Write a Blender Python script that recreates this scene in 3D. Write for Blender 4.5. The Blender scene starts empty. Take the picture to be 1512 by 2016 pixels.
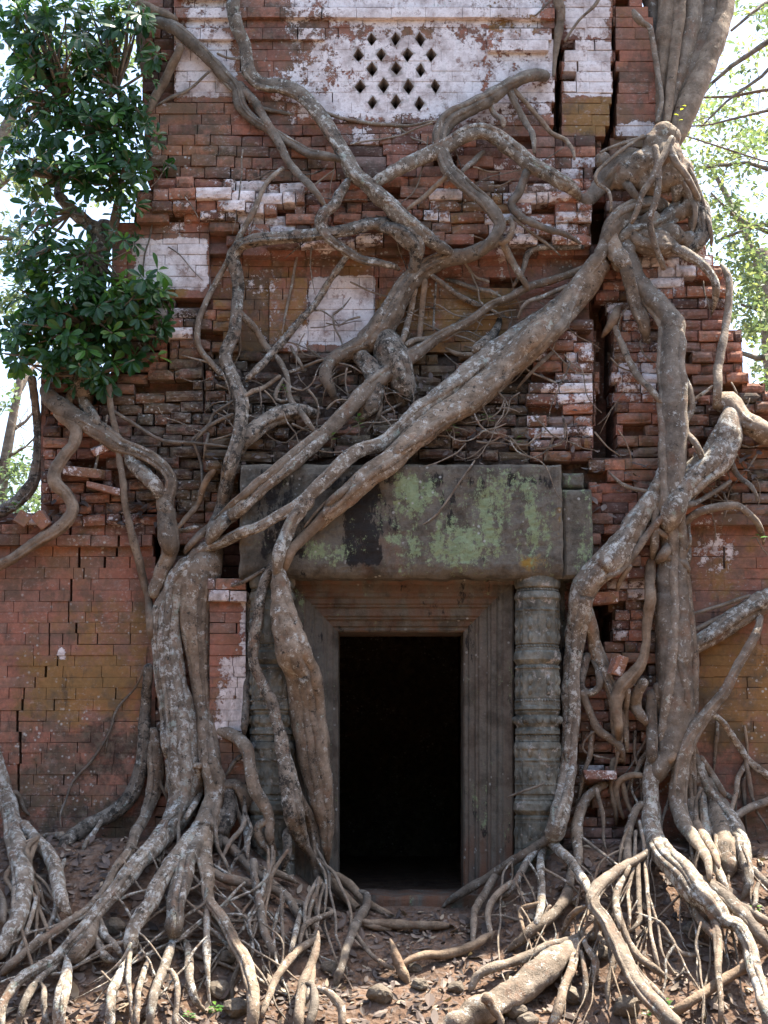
import bpy, math, random
import numpy as np
from mathutils import Vector, noise as mn
random.seed(7)
sc = bpy.context.scene
COL = sc.collection
# ------------------------------------------------------------------ camera
F, CX, CY, HOR = 3000.0, 756.0, 1008.0, 1500.0
TH = math.atan((HOR - CY) / F)
CAM = Vector((0.0, -11.5, 1.0))
FW = Vector((0, math.cos(TH), math.sin(TH))); UP = Vector((0, -math.sin(TH), math.cos(TH)))
cd = bpy.data.cameras.new('camera'); cam = bpy.data.objects.new('camera', cd); COL.objects.link(cam)
cam.location = CAM; cam.rotation_euler = (math.pi/2 + TH, 0, 0)
cd.sensor_fit = 'VERTICAL'; cd.sensor_height = 36; cd.lens = 36*F/2016; cd.clip_end = 2000
sc.camera = cam
# ------------------------------------------------------------------ light
SUN = Vector((0.36, 0.18, 0.90)).normalized()
world = bpy.data.worlds.new('World'); sc.world = world; world.use_nodes = True
wn = world.node_tree; bg = wn.nodes['Background']
sky = wn.nodes.new('ShaderNodeTexSky'); sky.sky_type = 'NISHITA'; sky.sun_disc = False
sky.sun_elevation = math.asin(SUN.z); sky.sun_rotation = math.atan2(SUN.x, SUN.y)
sky.air_density = 1.0; sky.dust_density = 2.6; sky.ozone_density = 0.9
wn.links.new(sky.outputs[0], bg.inputs[0]); bg.inputs[1].default_value = 0.14
ld = bpy.data.lights.new('sun', 'SUN'); ld.energy = 4.8; ld.angle = math.radians(0.5); ld.color = (1, .93, .82)
lo = bpy.data.objects.new('sun', ld); COL.objects.link(lo); lo.rotation_euler = SUN.to_track_quat('Z', 'Y').to_euler()
sc.view_settings.view_transform = 'Standard'; sc.view_settings.look = 'None'
sc.view_settings.exposure = 2.02; sc.view_settings.gamma = 1
# ------------------------------------------------------------------ pixel <-> world
def ray(px, py):
    return FW + Vector(((px-CX)/F, 0, 0)) - UP*((py-CY)/F)
def P(px, py, Y):
    d = ray(px, py); t = (Y - CAM.y)/d.y
    return CAM + d*t
def m_px(Y): return (Y - CAM.y)/F          # metres per photo pixel at depth Y (approx.)
def sstep(a, b, x):
    if a == b: return 0.0 if x < a else 1.0
    t = min(1, max(0, (x-a)/(b-a))); return t*t*(3-2*t)
# ------------------------------------------------------------------ helpers
def mesh(name, v, f, mat=None, parent=None, smooth=False, attrs=None, loc=None):
    me = bpy.data.meshes.new(name); 
    if loc is not None: v = [(p[0]-loc[0], p[1]-loc[1], p[2]-loc[2]) for p in v]
    me.from_pydata(v, [], f)
    if mat:
        for m in (mat if isinstance(mat, (list, tuple)) else [mat]): me.materials.append(m)
    if smooth: me.polygons.foreach_set('use_smooth', [True]*len(me.polygons))
    if attrs:
        for k, a in attrs.items():
            at = me.attributes.new(k, 'FLOAT_COLOR', 'POINT')
            at.data.foreach_set('color', np.asarray(a, dtype=np.float32).ravel())
    me.update()
    o = bpy.data.objects.new(name, me); COL.objects.link(o)
    if loc is not None: o.location = loc
    if parent: o.parent = parent
    return o
def empty(name, loc=(0, 0, 0)):
    o = bpy.data.objects.new(name, None); COL.objects.link(o); o.location = loc; o.empty_display_size = .1; return o
def tag(o, label=None, cat=None, group=None, kind=None):
    if label: o['label'] = label
    if cat: o['category'] = cat
    if group: o['group'] = group
    if kind: o['kind'] = kind
    return o
class MB:
    def __init__(s): s.v = []; s.f = []; s.c = []
    def add(s, v, f, c=None):
        n = len(s.v); s.v += [tuple(p) for p in v]; s.f += [tuple(i+n for i in q) for q in f]
        if c is not None: s.c += c if isinstance(c, list) else [c]*len(v)
    def box(s, a, b, c=None):
        x0, y0, z0 = a; x1, y1, z1 = b
        s.add([(x0,y0,z0),(x1,y0,z0),(x1,y1,z0),(x0,y1,z0),(x0,y0,z1),(x1,y0,z1),(x1,y1,z1),(x0,y1,z1)],
              [(0,3,2,1),(4,5,6,7),(0,1,5,4),(1,2,6,5),(2,3,7,6),(3,0,4,7)], c)
    def build(s, name, mat, parent=None, smooth=False):
        return mesh(name, s.v, s.f, mat, parent, smooth, {'Col': s.c} if s.c else None)
# ------------------------------------------------------------------ materials
def new_mat(name):
    m = bpy.data.materials.new(name); m.use_nodes = True; nt = m.node_tree
    b = nt.nodes['Principled BSDF']; return m, nt, b
class N:
    """tiny node-graph helper"""
    def __init__(s, nt):
        s.nt = nt; g = nt.nodes.new('ShaderNodeNewGeometry'); s.pos = g.outputs['Position']
    def lk(s, a, b):
        if isinstance(a, (int, float, tuple)): b.default_value = a if not (isinstance(a, tuple) and len(a) == 3 and len(b.default_value) == 4) else (*a, 1)
        else: s.nt.links.new(a, b)
    def noise(s, scale, detail=4, rough=.6, vec=None, dist=0):
        n = s.nt.nodes.new('ShaderNodeTexNoise'); n.inputs['Scale'].default_value = scale
        n.inputs['Detail'].default_value = detail; n.inputs['Roughness'].default_value = rough; n.inputs['Distortion'].default_value = dist
        s.lk(vec if vec is not None else s.pos, n.inputs['Vector']); return n.outputs['Fac']
    def vor(s, scale, vec=None, out='Distance', feat='F1'):
        n = s.nt.nodes.new('ShaderNodeTexVoronoi'); n.feature = feat; n.inputs['Scale'].default_value = scale
        s.lk(vec if vec is not None else s.pos, n.inputs['Vector']); return n.outputs[out]
    def scale(s, v):
        n = s.nt.nodes.new('ShaderNodeVectorMath'); n.operation = 'MULTIPLY'; s.lk(s.pos, n.inputs[0]); n.inputs[1].default_value = v; return n.outputs[0]
    def off(s, v):
        n = s.nt.nodes.new('ShaderNodeVectorMath'); n.operation = 'ADD'; s.lk(s.pos, n.inputs[0]); n.inputs[1].default_value = v; return n.outputs[0]
    def m(s, op, a, b=0., c=0., clamp=False):
        n = s.nt.nodes.new('ShaderNodeMath'); n.operation = op; n.use_clamp = clamp
        s.lk(a, n.inputs[0]); s.lk(b, n.inputs[1]); s.lk(c, n.inputs[2]); return n.outputs[0]
    def step(s, x, a, b):
        n = s.nt.nodes.new('ShaderNodeMapRange'); n.interpolation_type = 'SMOOTHSTEP'
        s.lk(x, n.inputs[0]); n.inputs[1].default_value = a; n.inputs[2].default_value = b; return n.outputs[0]
    def mix(s, f, a, b, mode='MIX'):
        n = s.nt.nodes.new('ShaderNodeMix'); n.data_type = 'RGBA'; n.blend_type = mode
        s.lk(f, n.inputs[0]); s.lk(a, n.inputs[6]); s.lk(b, n.inputs[7]); return n.outputs[2]
    def ramp(s, f, stops):
        n = s.nt.nodes.new('ShaderNodeValToRGB'); s.lk(f, n.inputs[0]); e = n.color_ramp.elements
        while len(e) < len(stops): e.new(0.5)
        for el, (p, c) in zip(e, stops): el.position = p; el.color = (*c, 1)
        return n.outputs[0]
    def attr(s, name='Col'):
        n = s.nt.nodes.new('ShaderNodeAttribute'); n.attribute_name = name
        q = s.nt.nodes.new('ShaderNodeSeparateColor'); s.lk(n.outputs['Color'], q.inputs[0])
        return q.outputs[0], q.outputs[1], q.outputs[2], n.outputs['Alpha']
    def bump(s, h, strength, dist, nrm=None):
        n = s.nt.nodes.new('ShaderNodeBump'); n.inputs['Strength'].default_value = strength; n.inputs['Distance'].default_value = dist
        s.lk(h, n.inputs['Height'])
        if nrm is not None: s.lk(nrm, n.inputs['Normal'])
        return n.outputs[0]

def brick_material():
    m, nt, b = new_mat('weathered_brick'); g = N(nt)
    pl, oc, dk, rnd = g.attr()
    n1 = g.noise(7, 5, .65); n2 = g.noise(38, 5, .7); n3 = g.noise(2.3, 3, .6); n4 = g.noise(120, 3, .6)
    base = g.ramp(rnd, [(0, (.080,.046,.036)), (.22, (.155,.078,.060)), (.42, (.29,.122,.080)), (.6, (.20,.112,.082)), (.85, (.38,.165,.100)), (1, (.18,.135,.115))])
    base = g.mix(g.step(n2, .35, .75), base, g.mix(1, base, (1.5,1.45,1.4), 'MULTIPLY'))
    base = g.mix(g.m('MULTIPLY', g.step(n1, .5, .8), .45), base, (.24,.16,.12))
    och = g.mix(n2, (.17,.085,.022), (.33,.20,.050))
    fo = g.step(g.m('ADD', g.m('MULTIPLY', oc, .8), g.m('MULTIPLY', g.m('SUBTRACT', g.noise(4, 8, .78, g.off((3,1,7))), .5), 2.4)), .10, .62)
    col = g.mix(g.m('MULTIPLY', fo, .72), base, och)
    # grey crust, soot and darker zones
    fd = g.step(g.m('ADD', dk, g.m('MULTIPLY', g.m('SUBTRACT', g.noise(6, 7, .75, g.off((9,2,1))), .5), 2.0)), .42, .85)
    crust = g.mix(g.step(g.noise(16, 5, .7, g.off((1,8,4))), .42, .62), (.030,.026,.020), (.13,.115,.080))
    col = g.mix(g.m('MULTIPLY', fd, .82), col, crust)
    col = g.mix(g.m('MULTIPLY', g.step(g.noise(3.2, 8, .75, g.off((4,9,2))), .47, .64), .72), col, g.mix(n1, (.060,.048,.034), (.125,.100,.070)))
    col = g.mix(g.m('MULTIPLY', g.step(g.noise(1.7, 5, .7, g.off((2,0,6))), .48, .66), .42), col, (.16,.105,.045))
    col = g.mix(g.m('MULTIPLY', g.step(g.noise(7, 8, .8, g.scale((1.4,1,.35))), .55, .66), .6), col, (.045,.040,.033))
    col = g.mix(g.m('MULTIPLY', g.step(g.noise(5.5, 8, .8, g.off((8,8,8))), .56, .68), .5), col, (.30,.235,.195))
    # lime plaster with ragged edge
    e = g.m('ADD', pl, g.m('ADD', g.m('MULTIPLY', g.m('SUBTRACT', g.noise(11, 8, .8, g.off((5,5,5))), .5), 2.1), g.m('MULTIPLY', g.m('SUBTRACT', g.noise(2.6, 3, .6, g.off((1,9,5))), .5), 1.3)))
    e = g.m('ADD', e, g.m('MULTIPLY', g.m('SUBTRACT', g.noise(42, 5, .75, g.off((7,5,2))), .5), .9))
    fp = g.step(e, .50, .56)
    plc = g.ramp(g.noise(4.5, 7, .75, g.off((2,7,3))), [(.28, (.30,.235,.205)), (.42, (.56,.475,.44)), (.56, (.82,.74,.70)), (.70, (.52,.47,.44))])
    plc = g.mix(g.m('MULTIPLY', g.step(n2, .56, .70), .5), plc, (.36,.22,.18))
    plc = g.mix(g.m('MULTIPLY', fd, .60), plc, (.16,.145,.12))
    plc = g.mix(g.m('MULTIPLY', g.step(g.noise(9, 9, .82, g.off((2,2,8))), .54, .62), .75), plc, (.22,.12,.085))
    plc = g.mix(g.m('MULTIPLY', g.step(g.noise(5, 6, .7, g.scale((1,1,.25))), .55, .70), .5), plc, (.20,.175,.14))
    col = g.mix(fp, col, plc)
    lw = g.m('MULTIPLY', g.step(g.noise(20, 7, .8, g.scale((1,1,2.2))), .54, .62), g.step(g.noise(2.2, 4, .6, g.off((6,6,2))), .44, .58))
    col = g.mix(g.m('MULTIPLY', lw, .55), col, (.42,.35,.30))
    # pale lichen discs
    ls = g.m('MULTIPLY', g.step(g.vor(24), .30, .18), g.step(n3, .50, .60))
    ls = g.m('MULTIPLY', ls, g.step(n2, .40, .55))
    col = g.mix(g.m('MULTIPLY', ls, .8), col, (.48,.47,.42))
    g.lk(col, b.inputs['Base Color']); b.inputs['Roughness'].default_value = .93
    b.inputs['Specular IOR Level'].default_value = .25
    h = g.m('ADD', g.m('MULTIPLY', n2, .5), g.m('ADD', g.m('MULTIPLY', n4, .25), g.m('MULTIPLY', fp, .45)))
    g.lk(g.bump(h, .9, .008), b.inputs['Normal'])
    return m
def stone_material():
    m, nt, b = new_mat('mossy_sandstone'); g = N(nt)
    gr, oc, dk, rd = g.attr()
    n1 = g.noise(5, 6, .7); n2 = g.noise(30, 5, .7); n3 = g.noise(90, 3, .6)
    col = g.ramp(n1, [(.25, (.030,.028,.023)), (.42, (.080,.070,.054)), (.55, (.145,.128,.100)), (.72, (.075,.073,.062))])
    col = g.mix(g.m('MULTIPLY', rd, g.step(g.noise(9, 5, .6, g.scale((1,1,.12))), .35, .65)), col, (.17,.075,.040))
    fo = g.step(g.m('ADD', oc, g.m('MULTIPLY', g.m('SUBTRACT', n1, .5), 1.8)), .45, .75)
    col = g.mix(fo, col, (.26,.16,.035))
    bs = g.m('ADD', dk, g.m('MULTIPLY', g.m('SUBTRACT', g.noise(7, 7, .75, g.scale((1,1,.35))), .5), 2.4))
    col = g.mix(g.m('MULTIPLY', g.step(bs, .5, .65), .9), col, (.014,.013,.013))
    gs = g.m('ADD', g.m('MULTIPLY', gr, .92), g.m('ADD', g.m('MULTIPLY', g.m('SUBTRACT', g.noise(26, 8, .85, g.off((4,4,0))), .5), 2.4), g.m('MULTIPLY', g.m('SUBTRACT', g.noise(7, 5, .7, g.scale((1,1,.3))), .5), 2.6)))
    gc = g.mix(g.noise(12, 6, .7), (.09,.13,.055), (.36,.42,.24))
    gc = g.mix(g.m('MULTIPLY', g.step(n2, .45, .7), .5), gc, (.16,.22,.12))
    col = g.mix(g.m('MULTIPLY', g.step(gs, .50, .72), .92), col, gc)
    ls = g.m('MULTIPLY', g.step(g.vor(17), .22, .12), g.step(g.noise(3, 3, .6, g.off((8,0,0))), .52, .6))
    col = g.mix(g.m('MULTIPLY', ls, .7), col, (.42,.42,.38))
    g.lk(col, b.inputs['Base Color']); b.inputs['Roughness'].default_value = .92; b.inputs['Specular IOR Level'].default_value = .25
    g.lk(g.bump(g.m('ADD', n2, g.m('MULTIPLY', n3, .4)), .8, .012), b.inputs['Normal'])
    return m
def carved_material():
    m, nt, b = new_mat('carved_sandstone'); g = N(nt)
    n1 = g.noise(5, 6, .7); n2 = g.noise(34, 5, .7)
    col = g.ramp(n1, [(.3, (.045,.043,.034)), (.5, (.135,.128,.100)), (.7, (.28,.265,.21))])
    ls = g.step(g.noise(8, 8, .8, g.off((3,0,0))), .55, .62)
    col = g.mix(g.m('MULTIPLY', ls, .75), col, (.40,.36,.31))
    g.lk(col, b.inputs['Base Color']); b.inputs['Roughness'].default_value = .9; b.inputs['Specular IOR Level'].default_value = .3
    v = g.vor(26, g.scale((1,1,.6)), 'Distance', 'SMOOTH_F1')
    g.lk(g.bump(g.m('ADD', g.m('MULTIPLY', v, 1.2), g.m('MULTIPLY', n2, .35)), .9, .02), b.inputs['Normal'])
    return m
def bark_material():
    m, nt, b = new_mat('fig_bark'); g = N(nt)
    li, tone, dk, rnd = g.attr()       # lichen, brownness, soot/black lichen, random
    n1 = g.noise(9, 5, .65); n2 = g.noise(45, 5, .7); n3 = g.noise(150, 3, .6)
    grey = g.ramp(n1, [(.3, (.085,.074,.058)), (.5, (.185,.160,.128)), (.7, (.30,.265,.215))])
    tan = g.ramp(n1, [(.3, (.125,.084,.050)), (.5, (.24,.168,.108)), (.7, (.37,.275,.185))])
    col = g.mix(tone, grey, tan)
    col = g.mix(g.m('MULTIPLY', g.step(g.noise(6, 6, .7, g.off((7,7,1))), .54, .66), .5), col, (.22,.115,.065))
    col = g.mix(1, col, g.mix(n2, (.62,.62,.62), (1.35,1.35,1.35)), 'MULTIPLY')
    col = g.mix(1, col, g.mix(rnd, (.78,.78,.78), (1.18,1.18,1.18)), 'MULTIPLY')
    # pale crust lichen
    e = g.m('ADD', li, g.m('MULTIPLY', g.m('SUBTRACT', g.noise(17, 8, .82, g.off((1,3,9))), .5), 2.2))
    lc = g.ramp(g.noise(10, 4, .6, g.off((0,5,5))), [(.3, (.27,.33,.26)), (.45, (.46,.46,.41)), (.6, (.62,.59,.52)), (.75, (.30,.37,.28))])
    col = g.mix(g.m('MULTIPLY', g.step(e, .52, .58), .82), col, lc)
    # black spots
    e2 = g.m('ADD', g.m('ADD', dk, .26), g.m('MULTIPLY', g.m('SUBTRACT', g.noise(15, 9, .85, g.off((6,1,2))), .5), 2.6))
    col = g.mix(g.m('MULTIPLY', g.step(e2, .62, .69), .9), col, (.026,.023,.018))
    g.lk(col, b.inputs['Base Color']); b.inputs['Roughness'].default_value = .82; b.inputs['Specular IOR Level'].default_value = .3
    h = g.m('ADD', g.m('MULTIPLY', n2, .8), g.m('ADD', g.m('MULTIPLY', n3, .3), g.m('MULTIPLY', n1, .8)))
    g.lk(g.bump(h, 1, .014), b.inputs['Normal'])
    return m
def soil_material():
    m, nt, b = new_mat('red_soil'); g = N(nt)
    n1 = g.noise(4, 6, .7); n2 = g.noise(35, 6, .75)
    col = g.ramp(n1, [(.3, (.075,.047,.032)), (.5, (.155,.095,.062)), (.7, (.24,.155,.105))])
    col = g.mix(1, col, g.mix(n2, (.5,.5,.5), (1.4,1.4,1.4)), 'MULTIPLY')
    v = g.vor(28, None, 'Color'); q = nt.nodes.new('ShaderNodeSeparateColor'); g.lk(v, q.inputs[0])
    col = g.mix(g.m('MULTIPLY', g.step(q.outputs[0], .55, .8), .5), col, (.19,.145,.115))
    g.lk(col, b.inputs['Base Color']); b.inputs['Roughness'].default_value = .95; b.inputs['Specular IOR Level'].default_value = .2
    g.lk(g.bump(g.m('ADD', n2, g.m('MULTIPLY', g.vor(28), .8)), 1, .02), b.inputs['Normal'])
    return m
def leaf_material(name, stops, trans=.35, rough=.35):
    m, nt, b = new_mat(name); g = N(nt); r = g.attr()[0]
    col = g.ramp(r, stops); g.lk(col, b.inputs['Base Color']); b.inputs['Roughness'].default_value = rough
    tr = nt.nodes.new('ShaderNodeBsdfTranslucent'); mx = nt.nodes.new('ShaderNodeMixShader'); mx.inputs[0].default_value = trans
    g.lk(g.mix(1, col, (1.4,1.5,.8), 'MULTIPLY'), tr.inputs[0])
    out = nt.nodes['Material Output']; nt.links.new(b.outputs[0], mx.inputs[1]); nt.links.new(tr.outputs[0], mx.inputs[2]); nt.links.new(mx.outputs[0], out.inputs[0])
    return m
def rock_material():
    m, nt, b = new_mat('laterite_stone'); g = N(nt)
    n1 = g.noise(12, 6, .7); n2 = g.noise(50, 5, .7)
    col = g.ramp(n1, [(.3, (.05,.045,.03)), (.5, (.13,.10,.07)), (.65, (.19,.16,.12)), (.8, (.14,.13,.06))])
    g.lk(col, b.inputs['Base Color']); b.inputs['Roughness'].default_value = .9
    g.lk(g.bump(n2, .9, .01), b.inputs['Normal']); return m
BRICK = brick_material(); STONE = stone_material(); CARVED = carved_material(); BARK = bark_material(); SOIL = soil_material(); ROCK = rock_material()
LEAF = leaf_material('fig_leaf', [(0, (.014,.045,.014)), (.45, (.030,.090,.022)), (.8, (.075,.18,.03)), (1, (.20,.34,.05))], .38)
YLEAF = leaf_material('yellow_leaf', [(0, (.45,.5,.03)), (1, (.6,.6,.05))], .5)
FARLEAF = leaf_material('distant_leaf', [(0, (.055,.09,.06)), (.6, (.12,.165,.10)), (1, (.27,.29,.15))], .4, .6)  # greyed and paled: distance haze and glare put into the leaf colour
LITTER = leaf_material('dry_leaf', [(0, (.045,.032,.024)), (.45, (.105,.072,.055)), (.8, (.19,.145,.115)), (1, (.36,.28,.19))], .12, .7)

# ------------------------------------------------------------------ ground
XD = 0.13
def ground_z(x, y):
    d = -y
    sd = sstep(.42, 1.25, abs(x-XD - .02))
    base = (.44 if x < XD else .40)*sd
    z = base*(1 - sstep(.15, 1.75, d)) - .80*sstep(-.05, 2.5, d)**1.0
    z += .05*sd*math.sin(x*3.1+1)*sstep(0, .6, d)*(1-sstep(1.8,2.6,d))
    if y > .2: z = .42*sd*(1-sstep(3, 6, y)) 
    if abs(x-XD) < .6 and d < .35: z = min(z, -.02 - .10*sstep(-.1,.35,d))
    z += (.035*mn.noise(Vector((x*3, y*3, 0))) + .018*mn.noise(Vector((x*9, y*9, 3))))*sstep(-.1,.3,d)*(1-.5*sstep(8,30,d))
    return z
def axis(a, b, st, far, k=1.35):
    c = list(np.arange(a, b+1e-6, st)); s = st; x = a
    lo_, hi_ = [], []
    while x > -far: s *= k; x -= s; lo_.append(x)
    s = st; x = b
    while x < far: s *= k; x += s; hi_.append(x)
    return lo_[::-1] + c + hi_
xs = axis(-3.2, 3.2, .04, 400); ys = axis(-2.8, .4, .04, 400)
gv = [(x, y, ground_z(x, y)) for y in ys for x in xs]; nx = len(xs)
gf = [(j*nx+i, j*nx+i+1, (j+1)*nx+i+1, (j+1)*nx+i) for j in range(len(ys)-1) for i in range(nx-1)]
tag(mesh('ground', gv, gf, SOIL, None, True), kind='structure', label='red-brown soil mound sloping down from the doorway')

def ground_hit(px, py):
    d = ray(px, py); t0 = 8.6; prev = None
    if d.z > -.005: return None
    t = t0
    while t < 12.6:
        p = CAM + d*t
        if p.z < ground_z(p.x, p.y): return p.y
        t += .05
    return None
# ------------------------------------------------------------------ the brick tower: regions of the facade
def lerp_tab(tab, y):
    if y <= tab[0][0]: return tab[0][1]
    for (a, va), (b_, vb) in zip(tab, tab[1:]):
        if y <= b_: return va + (vb-va)*(y-a)/(b_-a)
    return tab[-1][1]
LEFT = [(-520, 330), (-200, 290), (0, 272), (340, 286), (350, 300), (379, 300), (380, 268), (430, 262), (432, 222), (640, 214), (742, 218), (744, 78), (1018, 80), (1022, -260), (1800, -260)]
RIGHT = [(-520, 1220), (0, 1262), (45, 1285), (250, 1302), (380, 1330), (400, 1378), (510, 1392), (520, 1425), (640, 1432), (660, 1458), (740, 1462), (760, 1500), (820, 1545), (1000, 1560), (1008, 1800), (1800, 1800)]
# rect / poly regions, later wins: (id, shape, Y, Ybottom, rough, missing)
REG = [
 ('tower_wall', (-300,-520,1800,1800), .46, None, .5, .03),
 ('upper_wall', (342,-520,1092,206), .30, None, .07, 0),
 ('upper_wall', (345,-30,470,-6), .22, None, .1, 0),
 ('upper_wall', (345,18,1092,40), .25, None, .12, 0),
 ('upper_wall', (352,62,1086,72), .26, None, .1, 0),
 ('upper_wall', (640,60,958,84), .30, None, .1, 0),
 ('upper_wall', (960,84,1080,106), .24, None, .1, 0),
 ('corner_wall', (1105,-520,1206,262), .37, None, .16, .01),
 ('corner_stack', (1212,-520,1330,262), .43, None, .10, .01),
 ('cornice', (280,206,1092,270), .27, None, .22, .02),
 ('cornice', (280,270,1172,348), .22, None, .40, .03),
 ('corner_wall', (1092,262,1172,348), .34, None, .4, .03),
 ('cornice', (240,348,1168,480), .13, None, .85, .05),
 ('cornice', (300,378,600,424), .08, None, .6, .03),
 ('niche_wall', (412,480,1160,700), .34, None, .10, .01),
 ('niche_wall', (412,480,1160,500), .24, None, .3, .02),
 ('niche_wall', (530,548,606,700), .29, None, .06, 0),
 ('niche_wall', (735,500,746,700), .36, None, .06, 0),
 ('side_wall', (180,432,412,580), .20, None, .14, .02),
 ('side_wall', (180,580,412,744), .24, None, .65, .06),
 ('side_wall', (330,590,470,744), .20, None, .75, .08),
 ('ledge_wall', (40,744,470,1022), .18, .10, .9, .09),
 ('debris_ledge', (400,700,1180,916), .30, -.13, 1, .12),
 ('debris_ledge', (1045,640,1168,760), .10, None, .9, .08),
 ('debris_ledge', (1040,760,1168,916), .02, -.04, .85, .06),
 ('side_wall', (1172,480,1560,640), .26, None, .8, .06),
 ('side_wall', (1206,640,1560,760), .22, .14, .8, .06),
 ('side_wall', (1212,760,1560,1010), .14, .06, .9, .08),
 ('door_pier', (1155,900,1300,1160), -.02, .02, .55, .04),
 ('door_pier', (1110,1140,1300,1720), .12, .08, .8, .10),
 ('door_pier', (300,1022,410,1720), .16, None, .5, .05),
 ('door_pier', (408,1150,486,1176), -.12, None, .4, .0),
 ('door_pier', (412,1176,484,1720), -.06, None, .08, 0),
 ('wing_wall', (-300,1022,306,1800), .20, None, .035, 0),
 ('wing_wall', (-300,1022,306,1066), .13, None, .25, .01),
 ('wing_wall', (1296,1008,1800,1800), .20, None, .04, .0),
 ('wing_wall', (1350,1008,1800,1030), .12, None, .2, .02),
 ('crack', [(1090,60),(1106,60),(1106,110),(1100,262),(1084,262),(1092,200)], .40, None, 1, 1),
 ('crack', [(1084,200),(1096,200),(1104,260),(1090,270)], .40, None, 1, 1),
 ('crack', [(1206,60),(1213,60),(1216,170),(1212,250),(1196,300),(1178,380),(1164,380),(1180,300),(1198,240),(1204,170)], .50, None, 1, 1),
 ('crack', [(1165,395),(1195,395),(1185,480),(1160,480)], .4, None, 1, 1),
 ('crack', [(1158,585),(1192,600),(1205,660),(1196,740),(1204,800),(1214,900),(1166,905),(1172,800),(1180,740),(1176,680)], .30, None, 1, 1),
 ('crack', [(298,1060),(312,1060),(330,1180),(316,1180)], .3, None, 1, 1),
 ('crack', [(1150,1185),(1200,1185),(1205,1260),(1175,1310),(1160,1260)], .3, None, 1, 1),
 ('fissure', (135.6,1041,138.4,1063), .4, None, 1, 1), ('fissure', (153.6,1082,156.4,1111), .4, None, 1, 1), ('fissure', (162.6,1111,165.4,1130), .4, None, 1, 1), ('fissure', (159.6,1130,162.4,1147), .4, None, 1, 1), ('fissure', (137.6,1147,140.4,1183), .4, None, 1, 1), ('fissure', (132.6,1183,135.4,1216), .4, None, 1, 1), ('fissure', (147.6,1236,150.4,1254), .4, None, 1, 1), ('fissure', (150.6,1254,153.4,1271), .4, None, 1, 1), ('fissure', (94.6,1218,97.4,1284), .4, None, 1, 1), ('fissure', (110.6,1286,113.4,1302), .4, None, 1, 1), ('fissure', (87.6,1302,90.4,1322), .4, None, 1, 1), ('fissure', (66.6,1324,69.4,1357), .4, None, 1, 1), ('fissure', (44.6,1358,47.4,1375), .4, None, 1, 1), ('fissure', (41.6,1375,44.4,1389), .4, None, 1, 1), ('fissure', (31.6,1406,34.4,1441), .4, None, 1, 1), ('fissure', (37.6,1441,40.4,1494), .4, None, 1, 1), ('fissure', (33.6,1500,36.4,1560), .4, None, 1, 1), ('fissure', (203.6,1096,206.4,1112), .4, None, 1, 1), ('fissure', (231.6,1062,234.4,1079), .4, None, 1, 1), ('fissure', (227.6,1079,230.4,1096), .4, None, 1, 1), ('fissure', (1423.6,1085,1426.4,1112), .4, None, 1, 1), ('fissure', (1468.6,1330,1471.4,1380), .4, None, 1, 1), ('fissure', (1146.6,330,1149.4,380), .4, None, 1, 1), ('fissure', (1134.6,120,1137.4,150), .4, None, 1, 1), ('fissure', (1132.6,150,1135.4,190), .4, None, 1, 1), ('fissure', (1168.6,80,1171.4,100), .4, None, 1, 1),
 ('none', (474,912,1160,1140), .1, None, 0, 1),
 ('none', (486,1130,1112,1800), .14, None, 0, 1),
]
def inside(sh, x, y):
    if isinstance(sh, tuple): return sh[0] <= x < sh[2] and sh[1] <= y < sh[3]
    c = False; n = len(sh)
    for i in range(n):
        (x1, y1), (x2, y2) = sh[i], sh[(i+1) % n]
        if (y1 > y) != (y2 > y) and x < (x2-x1)*(y-y1)/(y2-y1)+x1: c = not c
    return c
def region(px, py):
    if px < lerp_tab(LEFT, py) or px > lerp_tab(RIGHT, py): return -1
    for i in range(len(REG)-1, -1, -1):
        qx = px + (11*mn.noise(Vector((int(py/21.3)*.9, 3, 1))) if REG[i][0] == 'crack' else 0)
        if inside(REG[i][1], qx, py): return i
    return -1
def regY(i, py):
    r = REG[i]
    if r[3] is None or isinstance(r[1], list): return r[2]
    t = (py-r[1][1])/(r[1][3]-r[1][1]); return r[2]+(r[3]-r[2])*min(1, max(0, t))
def soft(px, py, x0, y0, x1, y1, e=14):
    return sstep(x0-e, x0+e, px)*(1-sstep(x1-e, x1+e, px))*sstep(y0-e, y0+e, py)*(1-sstep(y1-e, y1+e, py))
# marks on the wall (plaster, ochre algae, grey crust, darker zones): x0,y0,x1,y1,value,softness
PLAS = [(560,-500,1092,250,.60,40),(640,-500,962,60,.98,26),(600,58,962,240,.80,30),(690,110,960,240,.86,30),(520,110,640,215,.58,30),(960,62,1095,200,.80,14),(342,60,462,192,.95,10),(350,-20,470,60,.62,14),
 (640,240,850,300,.42,24),(1110,80,1206,188,1.0,8),(1108,-100,1200,80,.75,10),(1206,240,1290,275,.7,10),(264,470,410,572,1.1,8),(606,545,738,678,1.15,6),(560,640,610,700,.7,14),
 (410,345,590,470,.66,16),(300,380,410,470,.42,16),(600,440,760,520,.40,20),(480,490,560,700,.36,20),(960,300,1160,480,.46,20),(1050,640,1168,870,.52,12),(1236,460,1430,600,.58,14),(1200,560,1300,800,.40,16),
 (300,600,400,640,.62,8),(340,640,420,690,.55,10),(1090,360,1160,470,.5,12),(424,1290,486,1460,.86,14),(408,1150,490,1180,.5,6),(470,1180,490,1500,.7,5),(1365,1010,1450,1150,.44,20),(150,1030,160,1040,.3,5),
 (110,1275,130,1300,.6,6),(1190,1120,1290,1300,.36,14),(840,380,900,440,.85,8),(980,480,1000,560,.6,8),(480,340,580,470,.2,5),(1290,660,1300,700,.5,5),(60,1022,300,1034,.45,5),(870,295,905,310,.9,4),(1210,395,1230,410,.8,5),(1150,1510,1190,1530,.7,5)]
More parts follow.
